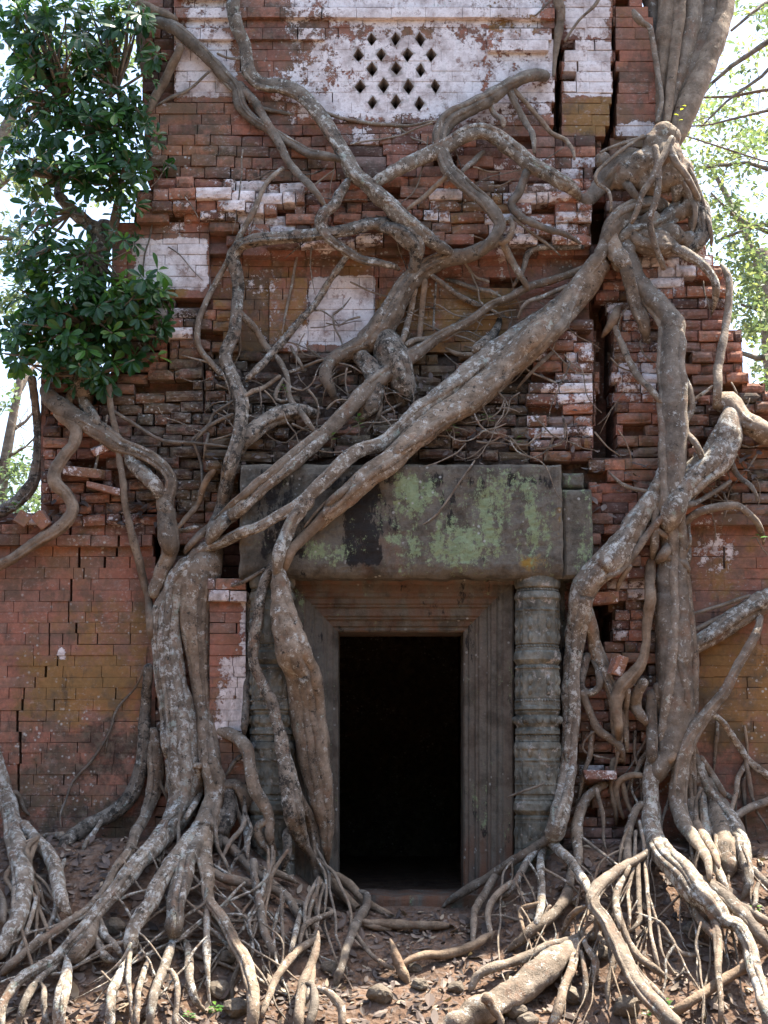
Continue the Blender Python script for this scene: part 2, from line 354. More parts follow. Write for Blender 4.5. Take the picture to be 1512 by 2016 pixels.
OCHR = [(962,-500,1060,62,.9,8),(1106,188,1206,262,.85,10),(410,520,604,700,.55,20),(740,560,1010,700,.70,30),(740,580,800,700,.8,16),(40,1285,265,1410,.92,45),(130,1200,300,1420,.45,50),(1360,1260,1560,1470,.75,50),(900,350,1000,440,.4,20),(300,560,370,590,.8,8),(1100,1080,1300,1000,.3,20),(650,480,740,560,.4,14),(1376,1060,1500,1300,.35,60)]
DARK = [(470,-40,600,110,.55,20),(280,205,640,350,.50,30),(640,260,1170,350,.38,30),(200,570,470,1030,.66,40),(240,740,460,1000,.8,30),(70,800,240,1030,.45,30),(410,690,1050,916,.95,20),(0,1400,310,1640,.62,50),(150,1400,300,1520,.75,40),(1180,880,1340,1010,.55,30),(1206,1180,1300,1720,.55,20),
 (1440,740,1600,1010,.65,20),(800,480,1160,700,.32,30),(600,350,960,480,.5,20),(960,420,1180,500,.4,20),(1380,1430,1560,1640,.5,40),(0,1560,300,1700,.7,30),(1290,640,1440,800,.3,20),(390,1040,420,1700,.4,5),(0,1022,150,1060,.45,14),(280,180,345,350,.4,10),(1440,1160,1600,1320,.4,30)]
def paint(px, py, i, rb):
    rough = REG[i][4]
    pl = max([v*soft(px, py, a, b, c, d, e) for a, b, c, d, v, e in PLAS] + [.04])
    if rough > .3: pl = min(.72, pl*(.35+.95*rb[0])) + (.16*rb[1] if rough > .5 else 0)
    oc = max([v*soft(px, py, a, b, c, d, e) for a, b, c, d, v, e in OCHR] + [.02])
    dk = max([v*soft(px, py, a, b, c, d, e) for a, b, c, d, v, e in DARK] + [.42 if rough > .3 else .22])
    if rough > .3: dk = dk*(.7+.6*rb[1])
    else: return (pl, oc, dk, .5+(rb[2]-.5)*(.25+1.8*rough) + .25*mn.noise(Vector((px*.012, py*.02, 7))))
    return (pl, oc, dk, rb[2])
R_ = random.Random(11)
def add_brick(mb, x0, x1, y0, y1, Y, i, depth=.17, flat=False):
    """one worn brick, given by its extent on the facade in facade coordinates"""
    rough = REG[i][4]; rb = (R_.random(), R_.random(), R_.random())
    rbig = R_.random()
    wob = (3.5+9*rough)*mn.noise(Vector((x0*.0045, y0*.006, 5)))*sstep(.02, .3, rough+.08)
    if flat: wob = 0; rough = 0
    a, c = P(x0, y1+wob, Y), P(x1, y0+wob, Y)
    X0, X1, Z0, Z1 = a.x, c.x, a.z, c.z
    if not flat and R_.random() < .10: X1 -= R_.uniform(.002, .007)
    if not flat and R_.random() < .07: Z0 += R_.uniform(.002, .005)
    gp = .0008 if flat else (.00015 if rough < .05 else .0006) + .0042*min(1, rough) * (.5+R_.random())
    X0 += gp; X1 -= gp; Z0 += gp*.8; Z1 -= gp*.8
    dy = R_.gauss(0, .0025) - (.0 if rough < .2 else abs(R_.gauss(0, .026))*rough) + (.035*rough if rbig < .2 else 0)
    tilt = R_.gauss(0, .026)*rough**2 + .05*rough*mn.noise(Vector((x0*.006, y0*.01, 15))); yaw = R_.gauss(0, .05)*rough; bev = .0004+.0095*rough
    NX, NZ = 6, 4; v = []; cc = []; q = R_.random()*100
    cx, cz = (X0+X1)/2, (Z0+Z1)/2
    chip = [(.022*rough*R_.random() if R_.random() < .45 else 0) for _ in range(4)]
    def put(u, w, yy, ins):
        x = X0+ins+(X1-X0-2*ins)*u; z = Z0+ins+(Z1-Z0-2*ins)*w
        dx, dz = x-cx, z-cz
        return (cx+dx-dz*tilt, Y+dy+yy+dx*yaw, cz+dz+dx*tilt)
    for k in range(NZ):
        for j in range(NX):
            u, w = j/(NX-1), k/(NZ-1); edge = j in (0, NX-1) or k in (0, NZ-1); corner = j in (0, NX-1) and k in (0, NZ-1)
            e = bev if edge else 0
            nz = mn.noise(Vector((u*2.2+q, w*1.4, q)))*.006*(.15+rough)
            if edge: nz += abs(mn.noise(Vector((u*5, w*5, q+9))))*.026*rough
            if corner: nz += chip[(j > 0)*2+(k > 0)]*1.6
            p = put(u, w, nz+e, bev*.9 if edge else 0)
            v.append(p)
    f = [(k*NX+j, k*NX+j+1, (k+1)*NX+j+1, (k+1)*NX+j) for k in range(NZ-1) for j in range(NX-1)]
    ring = [j for j in range(NX)] + [k*NX+NX-1 for k in range(1, NZ)] + [(NZ-1)*NX+j for j in range(NX-2, -1, -1)] + [k*NX for k in range(NZ-2, 0, -1)]
    n0 = len(v)
    for yy in (bev*1.5+.004, depth):
        for id_ in ring:
            v.append(put((id_ % NX)/(NX-1), (id_//NX)/(NZ-1), yy, 0))
    L = len(ring)
    for k in range(L):
        a_, b_ = ring[k], ring[(k+1) % L]
        f.append((b_, a_, n0+k, n0+(k+1) % L)); f.append((n0+(k+1) % L, n0+k, n0+L+k, n0+L+(k+1) % L))
    f.append(tuple(n0+L+k for k in range(L)))
    uw = [(j/(NX-1), k/(NZ-1)) for k in range(NZ) for j in range(NX)] + [((id_ % NX)/(NX-1), (id_//NX)/(NZ-1)) for id_ in ring]*2
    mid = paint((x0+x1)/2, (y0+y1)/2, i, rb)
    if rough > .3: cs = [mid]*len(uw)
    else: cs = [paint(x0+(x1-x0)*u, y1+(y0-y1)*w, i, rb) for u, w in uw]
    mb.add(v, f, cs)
LAT = (690, 58, 872, 222)
parts = {}; lattice = MB(); core = MB()
row = -520.0; rn = random.Random(5)
while row < 1740:
    h = 21.3 + rn.uniform(-1.2, 1.2); mid = row+h/2
    x = -262.0; runs = []; cur = None
    while x < 1800:
        i = region(x, mid)
        key = i
        if cur is None or cur[0] != key:
            if cur: runs.append(cur)
            cur = [key, x, x]
        cur[2] = x+2; x += 2
    runs.append(cur)
    for i, a, b in runs:
        if i < 0: continue
        nm, shp, _, _, rough, miss = REG[i]
        Y = regY(i, mid)
        if nm == 'none':
            segs = []
            if mid < 1150: segs = [(a, b, .12)]
            else: segs = [(a, 612, .34), (966, b, .34)]
            for (sa, sb, sy) in segs:
                if sb > sa:
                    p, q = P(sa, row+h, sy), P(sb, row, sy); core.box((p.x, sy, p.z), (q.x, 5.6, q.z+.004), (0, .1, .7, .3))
            continue
        cy = Y + (.5 if nm in ('crack', 'fissure') else .15)
        spans = [(a, b, cy)]
        if a < 700 and b > 874 and 30 < mid < 235: spans = [(a, 680, cy), (680, 888, cy+.5), (888, b, cy)]
        for (sa, sb, sy) in spans:
            p, q = P(sa, row+h, sy), P(sb, row, sy); core.box((p.x, sy, p.z), (q.x, 5.6, q.z+.004), (0, .1, .5, .3))
        if nm in ('crack', 'fissure'): 
            continue
        # split the run into bricks
        ex = R_.uniform(-5, 5)*rough if b-a > 60 else 0
        xx = a - (ex if a > lerp_tab(LEFT, mid)+4 else -abs(ex)*1.6)
        off = rn.uniform(.35, 1)
        first = True
        while xx < b-3:
            w = rn.choice((rn.uniform(40, 74), rn.uniform(40, 74), rn.uniform(22, 44))) if rough > .3 else rn.uniform(52, 84)
            if first: w *= off; first = False
            if xx+w > b-16: w = b-xx
            if not (rn.random() < miss):
                hh = row + h
                cxm = xx+w/2
                mb = lattice if (xx+w > LAT[0] and xx < LAT[2] and LAT[1] < mid < LAT[3]) else parts.setdefault(nm, MB())
                add_brick(mb, xx, xx+w, row, hh, .30 if mb is lattice else Y, i, flat=mb is lattice)
            xx += w
    row += h
tower = empty('temple_tower', (0, .3, 0))
tag(tower, 'ruined red brick temple tower with patches of white plaster and dark doorway, gripped by roots', 'temple')
tower_loc = Vector((0, .3, 0))
def tchild(o): o.parent = tower; o.location = -tower_loc; return o
def part(mb, name, mat, smooth=False):
    return tchild(mb.build(name, mat, None, smooth))
core_o = part(core, 'masonry_core', BRICK)
for nm, mb in parts.items(): part(mb, nm, BRICK)
# diamond openings cut through the lattice window
DIA = [(732,77),(779,77),(827,77),(706,108),(750,108),(803,108),(849,108),(732,136),(780,134),(828,138),(709,170),(755,168),(804,170),(857,170),(733,202),(779,200),(826,204)]
cut = MB()
for (x, y) in DIA:
    w, hh = random.uniform(9.5, 12), random.uniform(13, 16)
    pts = [(x-w, y+random.uniform(-2, 2)), (x+random.uniform(-1.5, 1.5), y-hh), (x+w, y+random.uniform(-2, 2)), (x+random.uniform(-1.5, 1.5), y+hh)]
    v = [P(a, b, .30) for a, b in pts]; n = 4
    v1 = [(p.x, .1, p.z) for p in v]; v2 = [(p.x, .9, p.z) for p in v]
    cut.add(v1+v2, [(3,2,1,0),(4,5,6,7)]+[(k, (k+1) % 4, 4+(k+1) % 4, 4+k) for k in range(4)])
lat_o = part(lattice, 'lattice_window', BRICK)
cut_o = cut.build('cutter', BRICK)
bm_ = lat_o.modifiers.new('cut', 'BOOLEAN'); bm_.object = cut_o; bm_.operation = 'DIFFERENCE'; bm_.solver = 'EXACT'
lat_loc = lat_o.location.copy(); cut_o.location = (0, 0, 0)
bpy.context.view_layer.update()
dg = bpy.context.evaluated_depsgraph_get()
newme = bpy.data.meshes.new_from_object(lat_o.evaluated_get(dg), depsgraph=dg)
lat_o.modifiers.clear(); lat_o.data = newme; newme.name = 'lattice_window'
bpy.data.objects.remove(cut_o)

# ------------------------------------------------------------------ lintel, frame, colonnettes, surround
def rough_block(name, x0, y0, x1, y1, Yf, Yb, colf, mat=STONE, amp=.012, nx=60, nz=22, parent=None, edge=.012, bot=0):
    a, c = P(x0, y1, Yf), P(x1, y0, Yf); v = []; cs = []
    for k in range(nz+1):
        for j in range(nx+1):
            u, w = j/nx, k/nz; x = a.x+(c.x-a.x)*u; z = a.z+(c.z-a.z)*w
            e = min(u, 1-u)*(c.x-a.x); e2 = min(w, 1-w)*(c.z-a.z); rr = min(e, e2)
            y = Yf + edge*max(0, 1-rr/.035)**2 + amp*(mn.noise(Vector((x*4, z*4, 2)))+.5*mn.noise(Vector((x*13, z*13, 5)))+.3*mn.noise(Vector((x*35, z*35, 5))))
            if bot and k < 5: y += bot*(1-k/5)**1.5*(1+mn.noise(Vector((x*5, 0, 7)))); 
            if k == 0: z += .02*mn.noise(Vector((x*6, 1, 1)))+.01*mn.noise(Vector((x*20, 1, 1)))
            if k == nz: z += .014*mn.noise(Vector((x*6, 9, 1)))
            if j == 0: x += .012*mn.noise(Vector((z*9, 9, 1)))
            if j == nx: x += .012*mn.noise(Vector((z*9, 3, 1)))
            v.append((x, y, z)); cs.append(colf(x0+(x1-x0)*u, y1+(y0-y1)*w))
    f = [(k*(nx+1)+j, k*(nx+1)+j+1, (k+1)*(nx+1)+j+1, (k+1)*(nx+1)+j) for k in range(nz) for j in range(nx)]
    N1 = nx+1
    ring = list(range(N1)) + [k*N1+nx for k in range(1, nz+1)] + [nz*N1+j for j in range(nx-1, -1, -1)] + [k*N1 for k in range(nz-1, 0, -1)]
    n0 = len(v)
    for id_ in ring: p = v[id_]; v.append((p[0], Yb, p[2])); cs.append(cs[id_])
    L = len(ring)
    for k in range(L): f.append((ring[(k+1) % L], ring[k], n0+k, n0+(k+1) % L))
    f.append(tuple(n0+k for k in range(L)))
    return tchild(mesh(name, v, f, mat, None, False, {'Col': cs}))
def mk(lst, px, py, d=0.0): return max([v*soft(px, py, a, b, c, e, s) for a, b, c, e, v, s in lst]+[d])
LG = [(760,925,1090,1125,.52,50),(770,930,860,1030,.80,30),(830,1010,960,1110,.78,30),(890,970,1075,1110,.62,34),(1010,990,1075,1080,.78,26),(590,1065,690,1110,.70,24),(750,1045,790,1075,.7,12),(700,1000,760,1100,.2,10)]
LO = [(1010,1085,1092,1130,.62,20),(1090,1000,1110,1060,.4,8)]
LD = [(600,930,1100,965,.55,20),(670,930,750,1115,.85,18),(860,960,900,1060,.62,14),(480,915,620,1110,.55,30),(1000,930,1100,960,.5,16)]
def lin_col(px, py): return (mk(LG, px, py, .12), mk(LO, px, py, .02), mk(LD, px, py, .22), .04+.35*mk([(700,1050,800,1130,1,30)], px, py))
rough_block('lintel', 470, 914, 1106, 1136, -.26, .12, lin_col, edge=.02, amp=.02, nx=110, nz=44, bot=.05)
rough_block('lintel_end', 1109, 962, 1166, 1138, -.20, .12, lambda a, b: (.42, .34, .22, 0), nx=16, nz=30, edge=.04)
rough_block('lintel_end', 1106, 930, 1150, 960, -.12, .12, lambda a, b: (.3, .2, .3, 0), nx=16, nz=10, edge=.03)
# surround wall behind the colonnettes
dkc = lambda a, b: (.05, 0, .38, .3)
rough_block('door_surround', 486, 1134, 606, 1730, .13, .33, dkc, nx=14, nz=60, amp=.006)
rough_block('door_surround', 998, 1134, 1114, 1730, .13, .33, dkc, nx=14, nz=60, amp=.006)
rough_block('door_surround', 560, 1120, 1040, 1150, -.02, .33, lambda a, b: (.04, 0, .3, .6), nx=60, nz=6, amp=.006)
# moulded door frame: profile (distance out from opening in px, Y)
PROF = [(0, .62), (0, .20), (3, .185), (9, .185), (11, .165), (20, .150), (24, .125), (27, .125), (30, .105), (44, .10), (47, .075), (50, .075), (53, .055), (62, .05), (66, .02), (72, .02), (76, .0), (92, .0), (95, .01), (95, .3)]
OX0, OX1, OY = 665.0, 914.0, 1242.0
def prof_pt(side, o, Y, bottom=False):
    if side == 'L': return (OX0-o, Y)
    return (OX1+o, Y)
def frame_piece(name, kind, rd):
    v = []; cs = []; NS = 40
    for s in range(NS+1):
        t = s/NS
        for (o, Y) in PROF:
            wob = .003*mn.noise(Vector((o*.1, t*9, 3 if kind == 'head' else 7)))
            if kind == 'head':
                px = (OX0-o)+(OX1+o-OX0+o)*t; py = OY-o
                if o > 80: py = OY-o*1.05
            else:
                px = OX0-o if kind == 'L' else OX1+o
                py = (OY-o)+(1790-(OY-o))*t
            Yw = Y + (.004 if kind == 'head' else 0)
            q = P(px, py, .1); v.append((q.x + (wob if kind != 'head' else 0), Yw+wob, q.z + (wob if kind == 'head' else 0)))
            low = sstep(1600, 1720, py)
            cs.append((.08+.10*(kind != 'head'), 0, .30, rd*(.6+.4*(kind == 'head')) + low*.9*(kind == 'R')))
    n = len(PROF); f = []
    for s in range(NS):
        for k in range(n-1):
            a, b = s*n+k, s*n+k+1
            f.append((a, b, b+n, a+n) if kind != 'L' else (a, a+n, b+n, b))
    return mesh(name, v, f, STONE, None, False, {'Col': cs})
fr = empty('door_frame', (0, 0, 0)); tchild(fr)
for nm, kd, rd in (('frame_head', 'head', .55), ('jamb', 'L', .25), ('jamb', 'R', .25)):
    o = frame_piece(nm, kd, rd); o.parent = fr
# threshold slab
rough_block('threshold', 640, 1764, 950, 1800, -.04, .55, lambda a, b: (0, 0, .1, .9), nx=30, nz=5, amp=.01, edge=.01)
# colonnettes: turned, with rings, petal collars and bead rows
def colonnette(cxp, Y0=.0):
    K = 1.0
    y = 1138
    seg = [(1138,44),(1150,45),(1158,43),(1161,38),(1166,38),(1168,43),(1176,45),(1180,45),(1184,42),(1192,37),(1197,35),(1199,41),(1203,43),(1207,41),(1209,37),(1213,37),(1215,35),(1240,34.5),(1268,35),(1271,38),(1276,39),(1279,37),(1282,41),(1287,45),(1300,46),(1304,43),(1310,38),(1313,36),(1317,36),(1319,40),(1323,40),(1325,35),(1345,34),(1374,35),(1377,40),(1382,41),(1385,37),(1389,37),(1392,43),(1397,44),(1400,40),(1403,36),(1408,38),(1416,42),(1424,42),(1432,38),(1437,37),(1439,42),(1445,43),(1448,38),(1452,41),(1457,40),(1460,35)]
    seg = [(a, min(b, 41)*.30+31.5 if b < 38 else b*1.0+1) for a, b in seg]
    prof = list(seg)
    for (a, b) in seg:
        if 1166 <= a <= 1460: prof.append((a+294, b))
    prof = [(a, b) for a, b in prof if a < 1700]; prof.append((1700, 44)); prof.append((1760, 46))
    e = empty('colonnette'); tchild(e)
    NS = 32; v = []; f = []
    for (py, r) in prof:
        c = P(cxp, py, Y0); rw = r*m_px(Y0)
        for k in range(NS):
            a = 2*math.pi*k/NS
            # softly octagonal
            oc = 1/ max(math.cos((a % (math.pi/4))-math.pi/8), .5)*.96 if r < 43 else 1
            rr = rw*(oc if r < 43 else 1)*(1+.012*mn.noise(Vector((a*2, py*.05, cxp))))
            v.append((c.x+rr*math.cos(a), Y0+rr*math.sin(a), c.z))
    for j in range(len(prof)-1):
        for k in range(NS):
            a, b = j*NS+k, j*NS+(k+1) % NS; f.append((a, a+NS, b+NS, b))
    mesh('shaft', v, f, CARVED, e, False)
    mb = MB(); 
    def bead(c, rx, rz, ry=None):
        ry = ry or rx; vs = []; n = 6
        for i in range(1, 4):
            ph = math.pi*i/4
            for k in range(n):
                a = 2*math.pi*k/n; vs.append((c[0]+rx*math.sin(ph)*math.cos(a), c[1]+ry*math.sin(ph)*math.sin(a), c[2]+rz*math.cos(ph)))
        vs += [(c[0], c[1], c[2]+rz), (c[0], c[1], c[2]-rz)]
        fs = [(i*n+k, (i+1)*n+k, (i+1)*n+(k+1) % n, i*n+(k+1) % n) for i in range(2) for k in range(n)]
        fs += [(18, k, (k+1) % n) for k in range(n)] + [(19, 12+(k+1) % n, 12+k) for k in range(n)]
        mb.add(vs, fs)
    for py, r, nb, rx, rz in [(1164,39,40,.008,.008),(1211,37,40,.008,.008),(1274,39,40,.009,.009),(1316,36,42,.008,.008),(1380,41,44,.008,.010),(1450,39,44,.008,.008),(1544,36,42,.008,.008),(1578,40,40,.008,.009),(1610,37,40,.008,.008),
                              (1230,34,14,.022,.045),(1256,34,14,.020,.040),(1340,34,14,.020,.040),(1361,34,14,.020,.036),(1418,42,10,.030,.032),(1480,35,14,.020,.045),(1524,34,14,.02,.045),(1640,34,14,.02,.05)]:
        c = P(cxp, py, Y0); rw = (r+(6.5 if r < 37 else 1.5))*m_px(Y0)
        for k in range(nb):
            a = 2*math.pi*(k+.5)/nb; 
            bead((c.x+rw*math.cos(a), Y0+rw*math.sin(a), c.z), rx, rz, .016 if rx > .015 else rx)
    mb.build('carving', CARVED, e, True)
colonnette(1058, -.06); colonnette(536, -.06)

# loose slabs slumped on the ledges
def loose(name, px, py, Y, w, h, d, rot, label, mat=BRICK, col=(.2, .1, .4, .4), group=None):
    mb = MB(); NXx, NZz = 5, 3; c = P(px, py, Y)
    v = []
    for sx in (-1, -.9, .9, 1):
        for sy in (-1, -.88, .88, 1):
            for sz in (-1, -.8, .8, 1):
                v.append(Vector((sx*w/2, sy*d/2, sz*h/2)))
    idx = lambda i, j, k: i*16+j*4+k
    k1 = []
    for i in range(3):
        for j in range(3):
            k1 += [(idx(i,j,0), idx(i,j+1,0), idx(i+1,j+1,0), idx(i+1,j,0)), (idx(i,j,3), idx(i+1,j,3), idx(i+1,j+1,3), idx(i,j+1,3))]
            k1 += [(idx(i,0,j), idx(i+1,0,j), idx(i+1,0,j+1), idx(i,0,j+1)), (idx(i,3,j), idx(i,3,j+1), idx(i+1,3,j+1), idx(i+1,3,j))]
            k1 += [(idx(0,i,j), idx(0,i,j+1), idx(0,i+1,j+1), idx(0,i+1,j)), (idx(3,i,j), idx(3,i+1,j), idx(3,i+1,j+1), idx(3,i,j+1))]
    out = []
    for p in v:
        n_out = sum(abs(q) > .49*s for q, s in zip(p, (w, d, h)))
        q = p*(1-.035*max(0, n_out-1)); q += Vector((mn.noise(q*20+c), mn.noise(q*20-c), mn.noise(q*17+c)))*.012
        out.append(q)
    o = mesh(name, [tuple(p) for p in out], k1, mat, None, False, {'Col': [col]*len(out)})
    o.location = c; o.rotation_euler = rot; tag(o, label, 'brick' if 'brick' in name else 'stone', group); return o
a_, b_ = P(0, 1800, 2.6), P(1500, 600, 2.6)
bw = MB(); bw.box((-2.6, 5.597, -.3), (2.9, 5.95, 4.0), (0, .1, 1, .3)); part(bw, 'rear_wall', BRICK)  # chamber's shade put into this wall's depth and dark colour

# ------------------------------------------------------------------ fig roots
def wall_Y(px, py):
    if 470 <= px <= 1106 and 912 <= py <= 1138: return -.27
    if 1106 < px <= 1166 and 930 <= py <= 1138: return -.20
    if 1012 <= px <= 1106 and 1138 <= py < 1720: return -.23
    if 490 <= px <= 582 and 1138 <= py < 1720: return -.23
    if 582 < px < 1012 and py >= 1138: return .03
    i = region(px, py)
    if i < 0: return .35
    if REG[i][0] in ('crack', 'fissure'): return .2
    return regY(i, py) - .03*REG[i][4]
_cache = {}
def surf_Y(px, py):
    k = (int(px//6), int(py//6))
    if k in _cache: return _cache[k]
    x, y = k[0]*6+3, k[1]*6+3
    Y = wall_Y(min(1700, max(-250, x)), y)
    if y > 1560:
        g = ground_hit(x, y)
        if g is not None: Y = min(Y, g)
    _cache[k] = Y; return Y
def ground_w(px, py):
    g = surf_Y(px, py); return 1.0 if py > 1600 and g < wall_Y(min(1700, max(-250, px)), py)-.04 else 0.0
def catmull(pts, step=7.0):
    out = []; n = len(pts)
    for i in range(n-1):
        p0, p1, p2, p3 = pts[max(0, i-1)], pts[i], pts[i+1], pts[min(n-1, i+2)]
        L = math.hypot(p2[0]-p1[0], p2[1]-p1[1]); m = max(1, int(L/step))
        for j in range(m):
            t = j/m; t2, t3 = t*t, t*t*t
            out.append([.5*((2*p1[d])+(-p0[d]+p2[d])*t+(2*p0[d]-5*p1[d]+4*p2[d]-p3[d])*t2+(-p0[d]+3*p1[d]-3*p2[d]+p3[d])*t3) for d in range(len(p1))])
    out.append(list(pts[-1])); return out
def tube(mb, pts, ns, col, seed, rough=1.0, flute=0.0, cap=True):
    """pts: world (x,y,z,r)"""
    V = [Vector(p[:3]) for p in pts]; n = len(V)
    T = [(V[min(n-1, i+1)]-V[max(0, i-1)]).normalized() for i in range(n)]
    up = Vector((0, -1, 0)); 
    if abs(T[0].dot(up)) > .9: up = Vector((1, 0, 0))
    nrm = (up - T[0]*up.dot(T[0])).normalized()
    if cap and n > 2:
        r0, r1 = pts[0][3], pts[-1][3]
        pts = [(*(V[0]-T[0]*r0*.75), r0*.25), (*(V[0]-T[0]*r0*.5), r0*.72)] + list(pts) + [(*(V[-1]+T[-1]*r1*.5), r1*.72), (*(V[-1]+T[-1]*r1*.75), r1*.25)]
        V = [Vector(p[:3]) for p in pts]; T = [T[0]]*2 + T + [T[-1]]*2; n = len(V)
    v = []; f = []; s = 0; kf = random.choice((2, 3, 3))
    for i in range(n):
        nrm = (nrm - T[i]*nrm.dot(T[i])).normalized(); bi = T[i].cross(nrm); r = pts[i][3]
        if i: s += (V[i]-V[i-1]).length
        big = 1 + .13*rough*mn.noise(Vector((s*5/(.4+r*12), seed, 1)))
        for k in range(ns):
            a = 2*math.pi*k/ns; d = nrm*math.cos(a)+bi*math.sin(a)
            q = V[i] + d*r
            rr = r*big*(1 + rough*(.20*mn.noise(q*(.35/max(r, .02)) + Vector((seed, 0, 0))) + .07*mn.noise(q*(1.5/max(r, .02)) + Vector((0, seed, 0)))) + flute*math.cos(kf*a + s*2.2 + seed))
            v.append(V[i]+d*rr)
        if i:
            for k in range(ns): f.append(((i-1)*ns+k, (i-1)*ns+(k+1) % ns, i*ns+(k+1) % ns, i*ns+k))
    if cap: f.append(tuple(range(ns))[::-1]); f.append(tuple((n-1)*ns+k for k in range(ns)))
    mb.add(v, f, [col]*len(v) if not callable(col) else [col(p) for p in v])
def parse(s):
    out = []
    for t in s.split():
        a = [float(q) for q in t.split(',')]
        out.append(a)
    r = out[0][2]
    res = []
    for a in out:
        if len(a) > 2: r = a[2]
        res.append([a[0], a[1], r])
    return res
def root_pts(s, lift=0.0, depth=None, win=9, step=7.0, wig=1.0, seed=0, sink0=False):
    raw = parse(s); pts = catmull(raw, step); n = len(pts)
    rm = max(p[2] for p in pts)
    for i, p in enumerate(pts):   # natural wander of thin roots
        w = wig*min(3.0, 1.2+rm*.12)*min(1, i/3, (n-1-i)/3)
        p[0] += w*mn.noise(Vector((p[0]*.02, p[1]*.02, seed))); p[1] += w*mn.noise(Vector((p[0]*.02, p[1]*.02, seed+50)))
    if depth is None:
        Y = [surf_Y(p[0], p[1]) for p in pts]
        k = 3; Y1 = [min(Y[max(0, i-k):i+k+1]) for i in range(n)]
        Y2 = [sum(Y1[max(0, i-win):i+win+1])/len(Y1[max(0, i-win):i+win+1]) for i in range(n)]
        Yf = []
        for i in range(n):
            y = min(Y2[i], Y[i]+.01); Yf.append(y)
        Yf = [sum(Yf[max(0, i-2):i+3])/len(Yf[max(0, i-2):i+3]) for i in range(n)]
    else:
        if isinstance(depth, (int, float)): depth = (depth, depth)
        Yf = []
        for i in range(n):
            t = i/max(1, n-1)*(len(depth)-1); a = int(min(t, len(depth)-2)) if len(depth) > 1 else 0
            Yf.append(depth[a]+(depth[min(a+1, len(depth)-1)]-depth[a])*(t-a))
    out = []
    for i, p in enumerate(pts):
        rw = max(p[2], .8)*m_px(Yf[i]); gz = ground_w(p[0], p[1])
        y = Yf[i] - (rw*(.72+.75*gz) if depth is None else 0) - lift*(1+.5*gz)
        q = P(p[0], p[1], y); rw = max(p[2], .8)*m_px(y); out.append([q.x, q.y, q.z, rw])
    if depth is None and n > 6:
        K = min(6, n//3)
        for k in range(K):
            t = 1-(k+.5)/K; o = out[n-1-k]; o[1] += o[3]*1.6*t*t + lift*t; o[3] *= 1-.55*t*t
            if sink0: o = out[k]; o[1] += o[3]*.6*t*t; o[3] *= 1-.3*t*t
    return out
